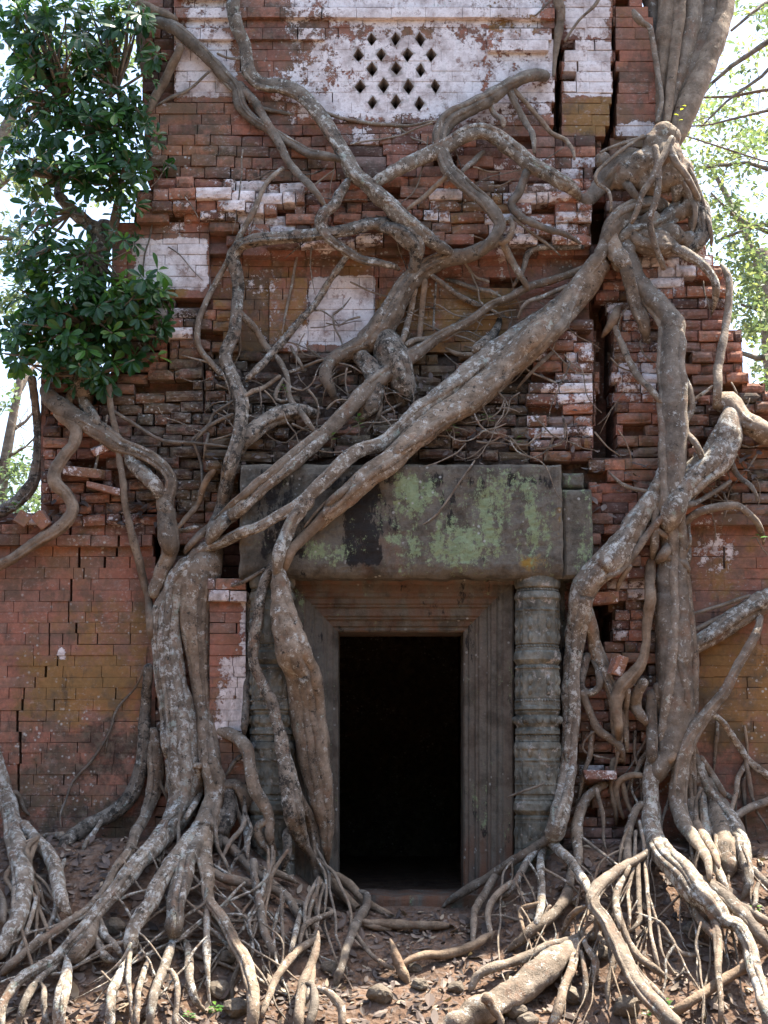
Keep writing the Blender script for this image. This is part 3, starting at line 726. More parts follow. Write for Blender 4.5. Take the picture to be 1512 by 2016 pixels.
# each line: tone code, lift (cm), path "x,y,radius ..." in facade pixels.  codes: g grey lichened, t tan, b brown smooth, d dark mossy, w pale bright
TONE = {'g': (.47, .38, .20), 't': (.22, .75, .12), 'b': (.06, 1., .04), 'd': (.40, .3, .32), 'w': (.38, .45, .08), 'm': (.38, .65, .20), 's': (.34, .35, .14)}
CENTRE = """
s 3 283,150,7 279,110,9 279,70,10 290,50,11 315,44,12 345,56,13 380,85,13 413,116,13 445,150,12 468,178,12 478,212,12 500,236,10 543,265,10 583,288,10 616,308,10 672,326,9
b 1 262,0,8 290,12,9 320,28,9 348,40,8
b 1 357,98,9 345,125,9 325,160,9 305,190,9 288,225,8 276,250,8
s 0 412,148,3 380,172,3 340,192,4 308,210,3
s 0 400,112,4 425,145,4 460,188,4
s 0 430,112,3 472,126,3
g 6 462,-40,13 461,0,13 462,30,13 470,60,13 482,90,12 484,120,13 492,148,14 512,165,14 549,170,15 589,185,15 626,225,15 652,265,15 679,308,15 698,344,16 731,374,16 765,403,17 798,436,17 831,460,15 860,482,13 897,497,10
s 6 470,165,10 487,185,10 500,198,9 520,231,9 550,284,9 573,324,8 606,364,8 640,408,7
s 0 492,205,4 525,217,4 590,226,4
s 0 630,229,4 680,236,4 740,243,4 800,248,4 858,254,3
s 0 850,256,2.5 810,262,2 740,278,2 690,296,2
s 0 788,248,2 815,275,2 838,298,2
s 10 1076,138,17 1040,150,16 1000,170,14 963,193,16 925,212,17 892,230,18 872,252,17 866,285,15 874,314,14 887,337,15 923,370,14 956,400,13 975,423,13 985,450,12 966,478,12 940,498,10
g 13 728,362,12 750,350,13 781,334,14 820,316,15 847,304,15 880,288,15 913,268,16 946,260,16 979,272,16 1005,293,17 1051,328,16 1102,357,15 1150,374,14
s 4 1003,180,7 1015,210,7 1035,245,6 1047,275,6 1048,315,6
t 3 1008,178,6 1030,200,5 1055,225,5 1085,262,5 1105,270,5 1120,285,5 1122,342,4
s 4 960,203,7 972,228,6 986,246,6 988,264,6
s 5 1036,340,9 1022,378,9 1006,402,9 1018,422,9 1048,438,8 1085,452,7 1120,464,6 1148,474,6
d 3 1148,478,7 1100,483,7 1060,489,7 1038,502,7 1030,530,6 1012,562,6
s 1 1005,430,3 1050,462,3 1105,500,3
s 4 953,294,7 925,328,6 905,352,5
t 2 878,352,5 831,393,5 800,422,4
t 0 930,347,2 1000,334,2
t 0 960,377,2 1010,360,2
g 9 684,354,8 669,380,11 658,403,12 638,420,13 630,443,12 642,463,10 665,483,9 695,503,8 731,518,8 785,533,7
d 7 760,435,14 735,436,13 698,446,12 649,457,11 583,463,12 530,468,12 500,474,12 472,486,11 457,508,12 463,530,12 468,560,11 466,616,11 458,660,12 444,702,13 456,742,14 472,790,15 472,850,15 462,890,15 452,930,15 442,980,14 432,1030,13 420,1080,12
w 2 556,328,5 526,357,5 503,407,6 478,455,6 453,507,6 423,560,6 403,599,6 390,642,6 393,685,6 427,725,6 456,751,6 480,776,6 492,812,5
s 0 588,488,3 576,550,3 565,600,3 557,662,2.5
d 5 687,513,6 660,543,7 642,566,7 616,602,7 576,649,8 540,692,8 513,728,8 488,757,8
m 5 468,622,8 500,649,8 520,678,7 550,711,6 566,745,6 571,784,6 589,811,6 622,858,6
w 5 563,738,3 586,730,4 600,722,3 642,712,3
w 5 572,680,3 582,700,4 598,730,3
t 1 550,741,5 500,778,5 484,792,4
w 7 557,742,3 545,765,5 542,785,4 565,790,3 570,760,3
m 9 985,462,14 960,482,14 930,500,15 900,506,16 870,513,17 838,528,18 808,552,20 784,586,22 764,622,26 740,656,26 712,680,22 678,694,17 652,712,14 642,742,13 655,772,10 672,788,7
d 5 745,440,14 780,452,18 812,478,18 820,505,16 812,535,16
d 2 748,640,24 764,680,32 784,720,32 796,760,26 788,800,16
d 1 700,690,14 740,740,20 730,800,18 700,830,12
m 1 820,560,7 806,626,7 791,690,6
t 1 836,560,6 829,616,6 823,672,6 811,722,6
m 3 850,550,5 897,580,6 940,600,6 973,612,5 1002,622,4
s 3 878,546,6 913,560,5 963,580,5 987,592,4
d 0 858,565,2.5 852,660,2.5
d 2 985,622,8 970,659,10 930,705,10
s 2 832,638,2 900,668,2 935,694,2
s 2 960,560,4 925,540,3 905,520,3
w 5 747,622,5 770,652,5 788,680,6 794,700,5
w 10 1152,534,7 1118,544,8 1085,553,8 1044,563,8 1000,586,8 963,602,8 923,632,8 870,660,9 838,682,11 812,698,14 780,722,15 748,747,15 712,778,15 685,807,14 649,844,14 612,868,11 573,897,9 533,930,8 500,956,8 470,985,8 440,1012,8 400,1052,8 366,1088,8
g 4 650,846,12 612,884,12 566,925,12 526,952,12 498,980,12 470,1007,13 440,1040,15 418,1066,18
w 4 800,690,5 818,676,6 846,672,5
t 2 878,683,4 900,696,5 930,702,5 960,716,3
s 3 700,705,3 722,730,4 738,745,3
t 2 745,776,3 750,800,4 738,830,4 722,845,3
w 2 805,780,2 770,802,3 745,820,3 716,856,2
d 4 626,811,10 593,808,15 556,814,17 524,830,16 500,850,16 480,872,15 466,900,12
t 3 427,933,6 407,960,7 392,992,6 372,1018,6 345,1050,5
g 3 318,1058,4 345,1048,5 395,1044,4
s 3 460,791,3 420,817,3 413,834,3 377,867,3 384,880,3 397,917,3 402,965,3
s 3 460,820,4 413,838,4 380,868,4
s 3 408,850,3 402,885,3 396,900,2
g 12 1102,600,12 1060,630,15 1000,672,20 946,712,21 897,755,20 847,792,18 811,822,16 781,850,14 748,874,13 712,884,13 685,900,14 655,930,14 626,960,13 592,990,12 560,1010,11 530,1026,10 500,1040,10 463,1056,11 423,1073,11 397,1082,11 370,1106,10 337,1149,9 314,1192,10 303,1231,9 307,1281,8 317,1364,8 331,1490,8
m 7 1190,500,24 1150,560,28 1100,618,28 1050,668,28 1000,715,28 963,755,28 923,790,27 880,816,25 831,850,24 798,880,22 765,912,22 731,934,21 705,958,20 678,983,18 650,1008,16 620,1040,14
m 5 1000,712,14 950,756,16 905,798,18 860,830,18 820,865,18 775,905,16
w 13 880,830,6 830,860,8 780,890,8 730,925,8 680,965,8 640,1000,8
b 6 660,990,10 632,1024,10 599,1056,10 575,1086,10 560,1120,12
g 10 610,985,12 592,1007,14 573,1030,14 558,1066,14 548,1100,14 545,1130,15
m 8 550,1105,15 550,1149,20 554,1190,24 563,1225,29 576,1281,33 594,1331,35 605,1397,33 614,1456,31 622,1500,28 632,1550,24 639,1600,18 642,1650,11 644,1705,7
d 5 540,1110,9 522,1140,10 510,1198,11 503,1248,11 499,1300,10 515,1340,10 534,1378,11 548,1430,12 560,1490,14 570,1540,18 578,1600,20 592,1650,15 606,1684,8
m 7 586,1550,10 602,1600,12 616,1640,10 622,1685,9 645,1725,10 665,1751,11 685,1778,11 700,1796,9
m 4 602,1655,8 620,1700,7 628,1728,7 652,1762,6
d 4 566,1640,9 566,1675,10 554,1718,7
m 9 303,1170,12 318,1130,14 331,1100,16 337,1060,16 333,1030,15 326,1000,15 316,975,14 300,955,13
m 6 418,1066,22 405,1100,32 393,1140,34 387,1180,30 387,1231,27 393,1298,22 400,1364,19 407,1430,19 416,1500,20 426,1545,21 418,1593,26 398,1640,28 384,1680,26 370,1715,18
g 8 404,1095,26 374,1120,26 350,1150,24 337,1198,23 333,1265,23 341,1331,25 354,1397,29 361,1463,33 365,1517,36 362,1566,34 348,1612,28 324,1644,21 298,1674,19 271,1700,18 251,1728,17 225,1757,15 198,1789,14 175,1815,13 142,1852,11 109,1887,10 66,1910,10 33,1935,10 7,1973,9 -4,2030,9
d 3 298,1314,8 291,1364,10 285,1430,12 280,1500,13 270,1540,13 251,1576,14 215,1603,14 172,1628,14 139,1648,15 108,1676,13
d 3 480,1170,8 491,1182,8 489,1298,8 482,1446,7
m 5 304,1440,9 305,1500,15 302,1550,15 288,1599,11 268,1639,10 251,1680,10 225,1715,9 202,1758,9 175,1788,8 132,1817,8 83,1851,9 33,1890,9 -8,1926,10
m 3 132,1642,8 93,1646,7 66,1650,6
g 4 182,1620,5 172,1650,5 160,1680,4
g 12 388,1630,16 352,1685,18 321,1731,17 298,1774,16 271,1817,14 258,1851,14 260,1880,11 266,1900,8
g 12 390,1640,18 366,1692,19 357,1738,18 347,1781,18 344,1824,18 336,1862,13
g 10 328,1860,9 321,1907,10 304,1956,9 292,2030,8
g 10 348,1858,9 367,1897,9 380,1956,8 400,2000,7
m 11 400,1630,14 400,1680,14 408,1731,13 412,1770,11 437,1808,11 460,1851,12 483,1894,13 496,1940,13 497,1996,13 490,2040,12
g 10 406,1770,7 405,1800,7 407,1831,7 408,1874,8 410,1930,4 413,1990,3
m 8 408,1706,7 443,1728,9 496,1741,9 540,1752,8 566,1771,7 609,1788,8 640,1803,7
m 6 430,1650,9 470,1685,9 496,1710,9 533,1738,9 566,1768,9 586,1798,8 616,1821,8 642,1856,7
w 8 494,1700,8 500,1735,8 510,1781,8 520,1831,8 536,1870,8 556,1912,6
m 5 498,1706,6 543,1718,7 585,1740,6
m 8 424,1436,10 445,1442,11 466,1453,12 485,1474,12 490,1505,11 498,1545,12 518,1584,12 530,1616,9 533,1659,8 545,1690,6
m 5 533,1612,7 507,1629,9 516,1659,9 538,1684,6
m 7 438,1548,10 460,1544,12 478,1558,13 484,1580,12 476,1610,9
d 5 450,1560,14 450,1609,16 432,1649,15 427,1690,10
g 6 456,1560,8 466,1599,7 486,1632,7 494,1684,5
m 9 334,1500,8 336,1530,8 334,1560,7
m 9 340,1512,5 370,1508,6 409,1507,6
g 9 397,1515,5 395,1566,6 380,1608,6
g 12 586,1798,6 582,1830,6 578,1858,5 570,1880,4
m 9 626,1835,9 624,1860,9 617,1887,9 600,1930,10 593,1963,10 584,2040,10
m 9 645,1850,6 626,1854,7 586,1874,8 563,1897,8 542,1930,7 518,1996,6
w 9 616,1890,6 615,1930,6 606,1965,5
w 9 610,1940,6 640,1950,7 662,1970,8 673,1990,8 672,2035,8
w 9 614,1945,8 618,1985,9 606,2030,9
m 6 652,1801,5 606,1815,6 596,1835,5 592,1855,4
m 5 698,1842,5 731,1880,5 775,1905,5
b 5 660,1722,7 685,1740,9 708,1764,9 732,1784,9 764,1802,8 786,1812,5
b 4 655,1735,7 690,1775,9 715,1800,8 722,1812,6
b 3 672,1728,6 715,1768,6 752,1795,5
w 10 700,1763,7 720,1768,9 720,1790,9 702,1818,9 685,1857,8 672,1900,8 662,1930,8 659,1956,8
b 3 705,1808,6 730,1815,9 764,1817,9 814,1822,9 860,1823,9 896,1826,7
b 3 718,1820,5 745,1826,7 768,1830,5
b 3 768,1850,8 784,1890,10 797,1923,11 808,1948,7
g 4 109,1685,5 112,1765,6 103,1811,5 79,1844,5 56,1872,4
g 12 112,1893,9 122,1923,12 122,1963,13 108,2030,13
g 12 104,1905,7 73,1930,7 53,1963,8 28,2030,7
m 9 183,1815,12 168,1857,14 145,1884,15 128,1912,12
g 9 192,1808,6 205,1841,8 231,1857,7 242,1882,6
g 8 182,1845,8 205,1880,9 233,1900,7
g 8 245,1888,8 231,1930,9 218,1963,9 214,2030,9
s 2 291,1314,2 271,1350,2.2 231,1397,2.5 215,1443,2.5 178,1500,2.5 142,1543,2.5 129,1593,2 137,1626,2
s 2 215,1443,1.5 205,1490,1.5
g 6 80,1950,6 88,1990,6 92,2030,5
g 8 248,1870,5 252,1930,5 262,2030,5
g 8 273,1895,5 272,1950,6 266,2030,6
s 8 333,1915,5 348,1950,6 342,2030,6
s 6 476,1895,4 458,1935,5 456,1985,4
d 6 520,1120,4 480,1145,4 455,1150,3 430,1152,3
b 2 706,940,3 640,990,3 600,1040,3
s 1 935,905,2.5 900,958,2 860,1012,2 820,1040,1.5
s 3 1005,436,6 985,438,6 973,458,6 982,478,6 1000,474,6 1008,452,6 1002,436,6
s 5 985,470,8 1003,505,8 1022,540,7 1040,572,7
m 4 1090,690,6 1050,730,4 1020,760,4
"""
LEFTFIG = """
m 5 82,758,15 100,785,18 125,808,19 152,824,19 185,844,18 215,860,17 238,877,16 270,890,14 300,905,14 324,925,13 336,950,13 330,975,14 326,1000,17 332,1040,19 338,1090,20
g 5 250,882,12 262,915,13 287,940,14 308,960,15 320,985,14
t 8 212,735,6 215,761,7 221,814,7 231,880,7 241,946,7 248,1000,7 265,1073,8 281,1139,8 298,1205,8 301,1260,8
t 7 139,768,8 126,798,11 116,814,13 132,824,14 149,844,14 146,870,13 126,897,12 106,930,13 109,953,13 130,975,12 141,1003,12 129,1026,12 99,1050,12 66,1073,11 26,1099,10 -30,1128,9
w 4 213,820,2.5 195,890,3 180,948,3
d 3 158,770,10 168,800,13 186,825,12 204,850,9
s 1 228,814,4 274,841,4 317,867,4 380,872,3 450,885,3
d 0 73,755,8 74,850,9 70,930,11 48,972,13 6,1004,14 -20,1010,13
s 2 35,1560,5 45,1590,5 60,1610,3
g 5 -10,1470,9 0,1510,11 8,1545,13 20,1600,15 34,1660,18 44,1710,19 46,1755,19 40,1798,18 22,1840,16 0,1874,15 -25,1895,15
g 6 40,1625,12 66,1655,13 96,1685,14 108,1712,14 122,1755,14 140,1796,12
g 5 62,1770,4 55,1825,5 32,1895,4
s 5 -5,1750,5 12,1785,7 22,1815,5
g 4 -10,1915,2 50,1870,3
d 2 115,350,8 112,375,9 122,395,12 145,420,14 170,440,15 195,462,14 210,500,14
t 1 235,360,5 234,390,8 226,430,10 218,480,12
d 1 205,430,20 190,500,26 175,580,28 170,660,28 165,740,26 160,790,20
"""
RIGHTFIG = """
m 22 1318,400,16 1288,402,17 1247,410,18 1217,430,19 1200,457,19 1188,495,17
g 26 1350,385,14 1340,398,16 1322,423,17 1298,443,17 1257,454,16 1227,467,15 1208,492,14
g 24 1300,440,12 1308,462,12 1330,485,11 1356,502,10 1382,522,9 1403,546,8 1413,575,8 1413,604,6
m 14 1240,430,22 1260,470,28 1300,480,26 1345,470,22
d 12 1368,370,18 1380,420,16 1382,470,14 1350,500,14
m 12 1203,468,14 1212,496,19 1222,520,17 1232,545,10
s 14 1160,380,16 1190,352,19 1220,325,19 1250,301,18 1275,280,12
s 18 1257,284,9 1244,318,10 1225,341,10 1227,366,10 1252,405,9
s 24 1183,296,4 1230,281,4 1264,271,4 1305,266,5 1341,271,4
w 27 1276,278,6 1312,318,6 1345,362,6 1364,403,6 1368,430,6 1364,458,5
s 24 1298,281,4 1315,300,4 1352,325,4 1376,372,4 1389,417,4 1402,480,5
s 23 1264,271,4 1220,298,4 1178,335,4 1174,356,4 1196,383,4 1200,425,4
s 26 1305,296,3 1294,330,3 1310,350,3 1318,380,3
g 14 1322,318,14 1330,360,15 1332,395,12
w 17 1194,470,10 1183,500,14 1159,530,15 1135,563,15 1120,602,14 1108,637,12 1078,659,10 1040,688,9 1002,712,8 960,750,7 930,775,6
m 13 1115,635,10 1068,680,11 1020,717,10 990,750,9 950,785,8
s 17 1125,560,5 1080,580,5 1035,600,4 1020,625,4
s 15 1150,530,6 1120,570,6 1085,610,6 1050,640,6
w 12 1262,438,12 1244,466,14 1236,500,15 1258,556,17 1280,585,20 1303,608,22 1322,636,24 1324,669,26 1322,720,25 1328,764,26 1325,805,27 1325,859,27 1322,906,27 1318,957,26 1320,1017,27 1326,1080,28 1322,1152,29 1325,1237,33 1326,1305,35 1328,1372,36 1328,1423,34 1316,1474,28 1292,1520,20 1280,1560,17
m 11 1330,1100,22 1340,1200,22 1350,1300,22 1352,1380,22 1350,1450,20 1358,1520,15 1364,1585,12 1374,1650,8
g 12 1438,786,15 1439,812,22 1433,845,26 1428,872,28 1406,910,29 1372,938,28 1343,968,27 1325,1000,26 1312,1040,24
m 9 1420,792,18 1437,790,22 1457,818,22 1484,840,21 1540,868,20
s 14 1423,517,6 1437,560,8 1432,618,8 1421,686,8 1411,737,9 1410,800,9
m 10 1228,528,12 1247,590,13 1267,635,13 1285,672,12
b 6 1220,600,9 1205,635,10 1190,655,8
m 8 1214,640,6 1237,703,7 1257,747,7 1281,781,7 1303,808,7
w 17 1345,735,5 1359,768,7 1362,805,7 1348,834,7 1352,859,7 1369,888,7 1385,920,7
m 15 1400,763,3 1365,788,4 1322,815,5 1305,855,4
m 15 1345,800,3 1320,828,4 1304,862,3
s 12 1408,870,5 1430,890,6 1448,930,6 1475,965,5 1484,990,4
w 16 1440,946,4 1400,972,5 1360,995,6 1320,1004,5
s 10 1200,928,3 1225,952,4 1262,968,4 1302,976,4
g 6 1316,915,14 1300,950,18 1280,985,20 1261,1012,22 1244,1044,25 1220,1081,27 1190,1112,27 1160,1138,25 1145,1169,24 1141,1210,22 1132,1254,20 1126,1305,16 1125,1356,16 1125,1406,16 1122,1457,16 1118,1500,17 1112,1550,18 1102,1600,20 1092,1640,21 1084,1668,14
m 6 1148,1203,14 1163,1244,13 1172,1278,13 1186,1315,13 1203,1359,12 1217,1406,11 1230,1455,9
g 8 1158,1290,8 1148,1320,8 1144,1352,8 1160,1366,8 1179,1352,7 1178,1325,7 1168,1300,7
m 6 1146,1364,9 1163,1406,8 1179,1437,9 1217,1464,9 1234,1505,8
b 20 1292,1100,10 1281,1163,11 1274,1220,9 1271,1271,8 1262,1305,10 1244,1328,13 1222,1352,14 1212,1389,12 1217,1425,10 1226,1470,8
w 24 1335,1050,8 1350,1028,9 1372,1010,8 1395,1002,8 1432,996,8 1457,998,7 1484,1020,7 1520,1062,7
w 23 1325,1056,10 1310,1080,10 1296,1104,10
w 23 1330,1054,7 1308,1050,7 1292,1038,6
w 23 1332,1055,6 1350,1072,7 1353,1098,6 1352,1116,5
w 23 1300,1098,6 1328,1104,7 1347,1114,7 1354,1130,6
w 25 1357,1020,3 1356,1055,3 1352,1085,3
s 17 1345,1000,6 1320,1008,7 1288,1034,7 1261,1071,8 1237,1105,7 1203,1132,7 1160,1143,6
s 12 1292,985,8 1290,1034,9 1291,1095,9
s 8 1236,1118,5 1220,1145,5 1212,1180,4
s 12 1350,1212,3 1406,1196,4 1477,1172,4
s 12 1352,1247,5 1406,1222,5 1457,1196,5 1520,1155,5
g 6 1350,1282,18 1406,1247,20 1450,1217,21 1530,1168,21
w 26 1516,1165,7 1494,1237,8 1464,1291,9 1433,1349,10 1396,1400,12 1362,1446,15 1342,1490,17 1335,1535,17 1335,1590,16 1346,1625,14 1363,1650,12 1381,1685,9 1390,1732,5
t 22 1358,1442,10 1330,1470,8 1310,1503,7
m 8 1284,1365,11 1281,1440,12 1282,1505,11
m 9 1295,1350,9 1298,1440,9 1300,1505,10
m 6 1262,1345,11 1250,1372,12 1254,1402,11 1272,1425,10
m 5 1230,1360,6 1231,1440,6 1236,1480,5
s 4 1173,1437,2 1152,1457,2 1152,1481,2 1205,1495,2
g 14 1292,1480,16 1284,1520,16 1279,1560,16 1279,1602,17 1285,1646,18 1305,1683,22 1339,1718,25 1372,1754,26 1403,1785,22 1427,1812,16 1455,1826,14 1474,1859,14 1484,1906,14 1505,1974,13 1520,2040,13
w 14 1360,1725,14 1406,1752,14 1450,1788,13 1481,1822,12 1530,1880,12
w 14 1445,1775,8 1511,1815,9 1540,1830,9
m 14 1402,1795,7 1411,1815,8 1417,1856,8 1413,1906,7 1418,1950,6 1422,2030,5
m 10 1365,1780,8 1380,1815,8 1402,1845,6
m 10 1360,1500,10 1362,1585,11 1374,1646,10 1388,1700,6
g 10 1376,1505,9 1383,1585,10 1393,1652,10 1404,1703,9 1418,1750,6
g 12 1368,1490,8 1386,1535,11 1413,1578,15 1437,1615,18 1455,1652,17 1466,1690,13 1473,1720,10 1471,1754,8 1466,1782,5
m 5 1390,1540,10 1412,1610,19 1428,1670,20 1440,1735,12
s 8 1436,1606,7 1474,1588,8 1540,1570,8
s 6 1376,1492,6 1400,1525,7 1422,1570,6
g 5 1416,1425,6 1450,1464,7 1480,1502,7 1530,1540,7
g 8 1470,1700,9 1500,1732,9 1530,1760,9
s 8 1508,1735,4 1490,1755,5 1466,1784,4
w 22 1246,1698,8 1228,1708,9 1205,1723,11 1175,1752,12 1167,1778,12 1189,1812,12 1207,1849,13 1232,1896,14 1251,1932,15 1288,1974,16 1330,2020,16 1350,2050,16
g 16 1240,1716,6 1217,1754,7 1207,1788,7 1210,1822,5
s 14 1262,1640,4 1244,1720,4 1234,1764,4 1230,1815,3
s 12 1268,1619,4 1271,1703,4 1278,1805,4 1288,1872,4 1308,1940,4
m 10 1264,1700,5 1257,1771,5 1251,1805,5 1232,1826,5
m 10 1217,1788,5 1230,1839,7 1254,1879,7 1288,1906,7 1327,1935,6
w 10 1244,1898,5 1290,1952,6
s 10 1230,1830,4 1236,1900,4
s 8 1281,1761,3 1295,1822,3 1305,1879,3 1330,1920,2
w 8 1298,1815,3 1325,1852,4 1342,1876,5 1393,1884,4
s 4 1328,1935,2 1352,1903,3
m 6 1250,1590,8 1236,1646,9 1222,1690,8 1215,1720,6
b 5 1210,1500,7 1206,1551,6 1217,1625,5
b 6 1244,1525,6 1217,1538,7 1214,1568,6 1230,1612,4
m 5 1200,1541,8 1169,1558,10 1146,1588,10 1136,1635,11 1139,1690,9 1143,1722,7
m 9 1080,1655,9 1060,1668,9 1030,1685,8 1000,1703,9 976,1718,9 930,1745,9 897,1765,8 872,1790,6
g 11 1075,1660,8 1055,1680,7 1034,1702,7 1014,1737,7 1000,1757,8 966,1775,6
m 10 976,1722,7 953,1761,8 933,1798,7 930,1860,5
m 10 1010,1740,6 975,1768,7 960,1800,6 968,1850,5
g 11 1082,1665,9 1069,1710,8 1064,1771,8 1050,1824,6
g 11 1095,1660,10 1110,1680,10 1127,1700,9 1142,1730,9 1151,1760,7
m 8 1132,1730,9 1118,1764,11 1091,1798,11 1051,1828,11 1017,1859,10 1000,1878,8
b 4 830,1878,8 870,1879,9 910,1872,9 956,1847,8 975,1838,6
b 6 1058,1778,5 1028,1788,5 1024,1805,5 1027,1842,4
m 8 1158,1776,6 1135,1790,6 1118,1815,6 1110,1845,4
m 10 1149,1850,7 1129,1900,9 1108,1950,9 1090,2030,9
m 9 1153,1835,6 1159,1866,6 1173,1893,7 1166,1950,6
m 7 1150,1880,4 1153,1940,6 1147,1995,5
m 6 1176,1815,6 1184,1850,6 1204,1862,6 1205,1905,5 1196,1948,5 1203,1995,5
m 9 1180,1785,11 1178,1820,9 1172,1845,8 1150,1858,6
s 6 1085,1785,3 1074,1800,3 1066,1850,2
s 12 1128,1636,3 1160,1660,3 1205,1700,3
w 14 1000,1570,2.5 1078,1540,2.5
s 15 1415,1818,4 1408,1880,4 1406,1930,4
"""
HOST = {}
def near_host(px, py, minr=0):
    best = None
    for h in HOST.get((int(px//40), int(py//40)), ()):
        if h[2] < minr: continue
        d = math.hypot(h[0]-px, h[1]-py)-h[2]
        if best is None or d < best[0]: best = (d, h)
    return best
def trees_from(text, root, name='root', jit=0, extra=()):
    items = []
    for i, line in enumerate(l for l in text.strip().splitlines() if l.strip()):
        code, lift, rest = line.split(' ', 2)
        raw = parse(rest); rm = max(p[2] for p in raw)
        L = sum(math.hypot(a[0]-b[0], a[1]-b[1]) for a, b in zip(raw, raw[1:]))
        items.append((L*(sum(p[2] for p in raw)/len(raw)), i, code, lift, rest, raw, rm))
    big = set(t[1] for t in sorted(items, reverse=True)[:96])
    small = MB()
    for area, i, code, lift, rest, raw, rm in sorted(items, key=lambda t: -t[6]):
        if raw[0][1] > 1400:
            nh = near_host(raw[0][0], raw[0][1], raw[0][2]*.6)
            if nh and 4 < nh[0] < 45: rest = '%.0f,%.0f,%.1f ' % (nh[1][0], nh[1][1], raw[0][2]) + rest
        pts = root_pts(rest, float(lift)*.0085, seed=i*3.7+jit, step=7 if rm > 7 else 8)
        if raw[0][1] > 1760 and raw[0][2] > 5:
            for k in range(min(7, len(pts)//3)): pts[k][3] *= 1-.6*(1-k/7)**2
        prj = []
        for p in pts:
            d = Vector(p[:3])-CAM; w = d.dot(FW); prj.append((CX+F*d.x/w, CY-F*d.dot(UP)/w))
        for e in (0, 1):
            k0 = 0 if e == 0 else len(pts)-1; best = None
            for (hx, hy, hr, hY) in HOST.get((int(prj[k0][0]//40), int(prj[k0][1]//40)), ()):
                dd = math.hypot(hx-prj[k0][0], hy-prj[k0][1])
                if dd < hr*1.0+12 and (best is None or dd < best[0]): best = (dd, hY, hr)
            if best is None and abs(prj[k0][0]-756) < 760 and 0 < prj[k0][1] < 2016:
                K = min(len(pts)//2, 6)
                for k in range(K):
                    q = pts[k0+k] if e == 0 else pts[k0-k]; t = 1-k/K; q[1] += (q[3]*1.5+.02)*t*t; q[3] *= 1-.4*t*t
            if best:
                K = min(len(pts)//2+1, 12 if rm > 6 else 8); dy = best[1]-pts[k0][1]
                for k in range(K):
                    q = pts[k0+k] if e == 0 else pts[k0-k]; t = 1-k/K; q[1] += dy*t*t*(3-2*t)
        for p, (hx, hy) in zip(pts, prj):
            hr = p[3]/m_px(p[1])
            for a in (-1, 0, 1):
                for b in (-1, 0, 1): HOST.setdefault((int(hx//40)+a, int(hy//40)+b), []).append((hx, hy, hr, p[1]))
        li, to, dk = TONE[code]; h = ((i*37) % 17)/17
        cfun = (li+.10*(h-.5), max(0, min(1, to+.3*(h-.5))), dk, h)
        mb = MB() if i in big else small; ns = 22 if rm > 18 else 16 if rm > 9 else 11 if rm > 4 else 7
        tube(mb, pts, ns, cfun, i*7.3+jit, rough=1.0, flute=.07 if rm > 12 else .03)
        if rm > 11 and len(pts) > 8:
            for q in range(3 if rm > 17 else 2):
                a0 = rr.random()*6.28; w = rr.uniform(-1.6, 1.6); ss = 0; vp = []
                i0 = rr.randint(0, len(pts)//4); i1 = len(pts)-rr.randint(1, max(1, len(pts)//4)); fr_ = rr.uniform(.22, .42)
                for k in range(i0, i1):
                    p = Vector(pts[k][:3]); tn = (Vector(pts[min(len(pts)-1, k+1)][:3])-Vector(pts[max(0, k-1)][:3])).normalized()
                    if k > i0: ss += (p-Vector(pts[k-1][:3])).length
                    n1 = (Vector((0, -1, 0))-tn*tn.dot(Vector((0, -1, 0)))).normalized(); b1 = tn.cross(n1)
                    a = .9*math.sin(a0+w*ss) + (q-1)*.9
                    en = min(1, (k-i0)/5, (i1-1-k)/5); rk = pts[k][3]
                    c = p+(n1*math.cos(a)+b1*math.sin(a))*rk*(.86-.25*(1-en)); vp.append((c.x, c.y, c.z, rk*fr_*(.3+.7*en)))
                if len(vp) > 4: tube(mb, vp, 9, (li, to, dk, (h+.3*q) % 1), i*3.1+q, flute=.0)
        if i in big:
            o = mb.build(name, BARK, None, True); o.parent = root; o.location = -root.location
    for (txt, lift, code, h) in extra:
        raw = parse(txt)
        if raw[0][1] > 1450:
            nh = near_host(raw[0][0], raw[0][1], 4)
            if nh is None: continue
            q = txt.split(' '); q[0] = '%.0f,%.0f,%.1f' % (nh[1][0], nh[1][1], raw[0][2]); txt = ' '.join(q)
        pts = root_pts(txt, lift, seed=h*91+jit, step=9, wig=1.6, sink0=True); li, to, dk = TONE[code]
        tube(small, pts, 6 if max(p[2] for p in raw) < 4 else 8, (li, to, dk, h), h*57, flute=.02)
    if small.v:
        o = small.build('rootlets', BARK, None, True); o.parent = root; o.location = -root.location; o['kind'] = 'stuff'
rr = random.Random(21)
def wander(x, y, L, ang, r0, r1, st=24, jig=.35):
    t = '%.0f,%.0f,%.1f' % (x, y, r0); n = max(2, int(L/st))
    for k in range(1, n+1):
        ang += rr.gauss(0, jig); x += st*math.cos(ang); y += st*math.sin(ang); t += ' %.0f,%.0f,%.1f' % (x, y, r0+(r1-r0)*k/n)
    return t
EXL, EXR = [], []
def fan(x, y, tx, ty, r0, r1, bend=.22, st=30):
    """a long root from (x, y) to (tx, ty), bowing and wandering"""
    L = math.hypot(tx-x, ty-y); n = max(4, int(L/st)); nx_, ny_ = -(ty-y)/L, (tx-x)/L; bo = rr.gauss(0, bend)*L*.5; ph = rr.random()*6; am = rr.uniform(4, 11)
    t_ = []
    for k in range(n+1):
        t = k/n; o = bo*4*t*(1-t)*.5 + am*math.sin(ph+t*L*.022)*min(1, 3*t) + rr.gauss(0, 2)
        t_.append('%.0f,%.0f,%.1f' % (x+(tx-x)*t+nx_*o, y+(ty-y)*t+ny_*o, r0+(r1-r0)*t))
    return ' '.join(t_)
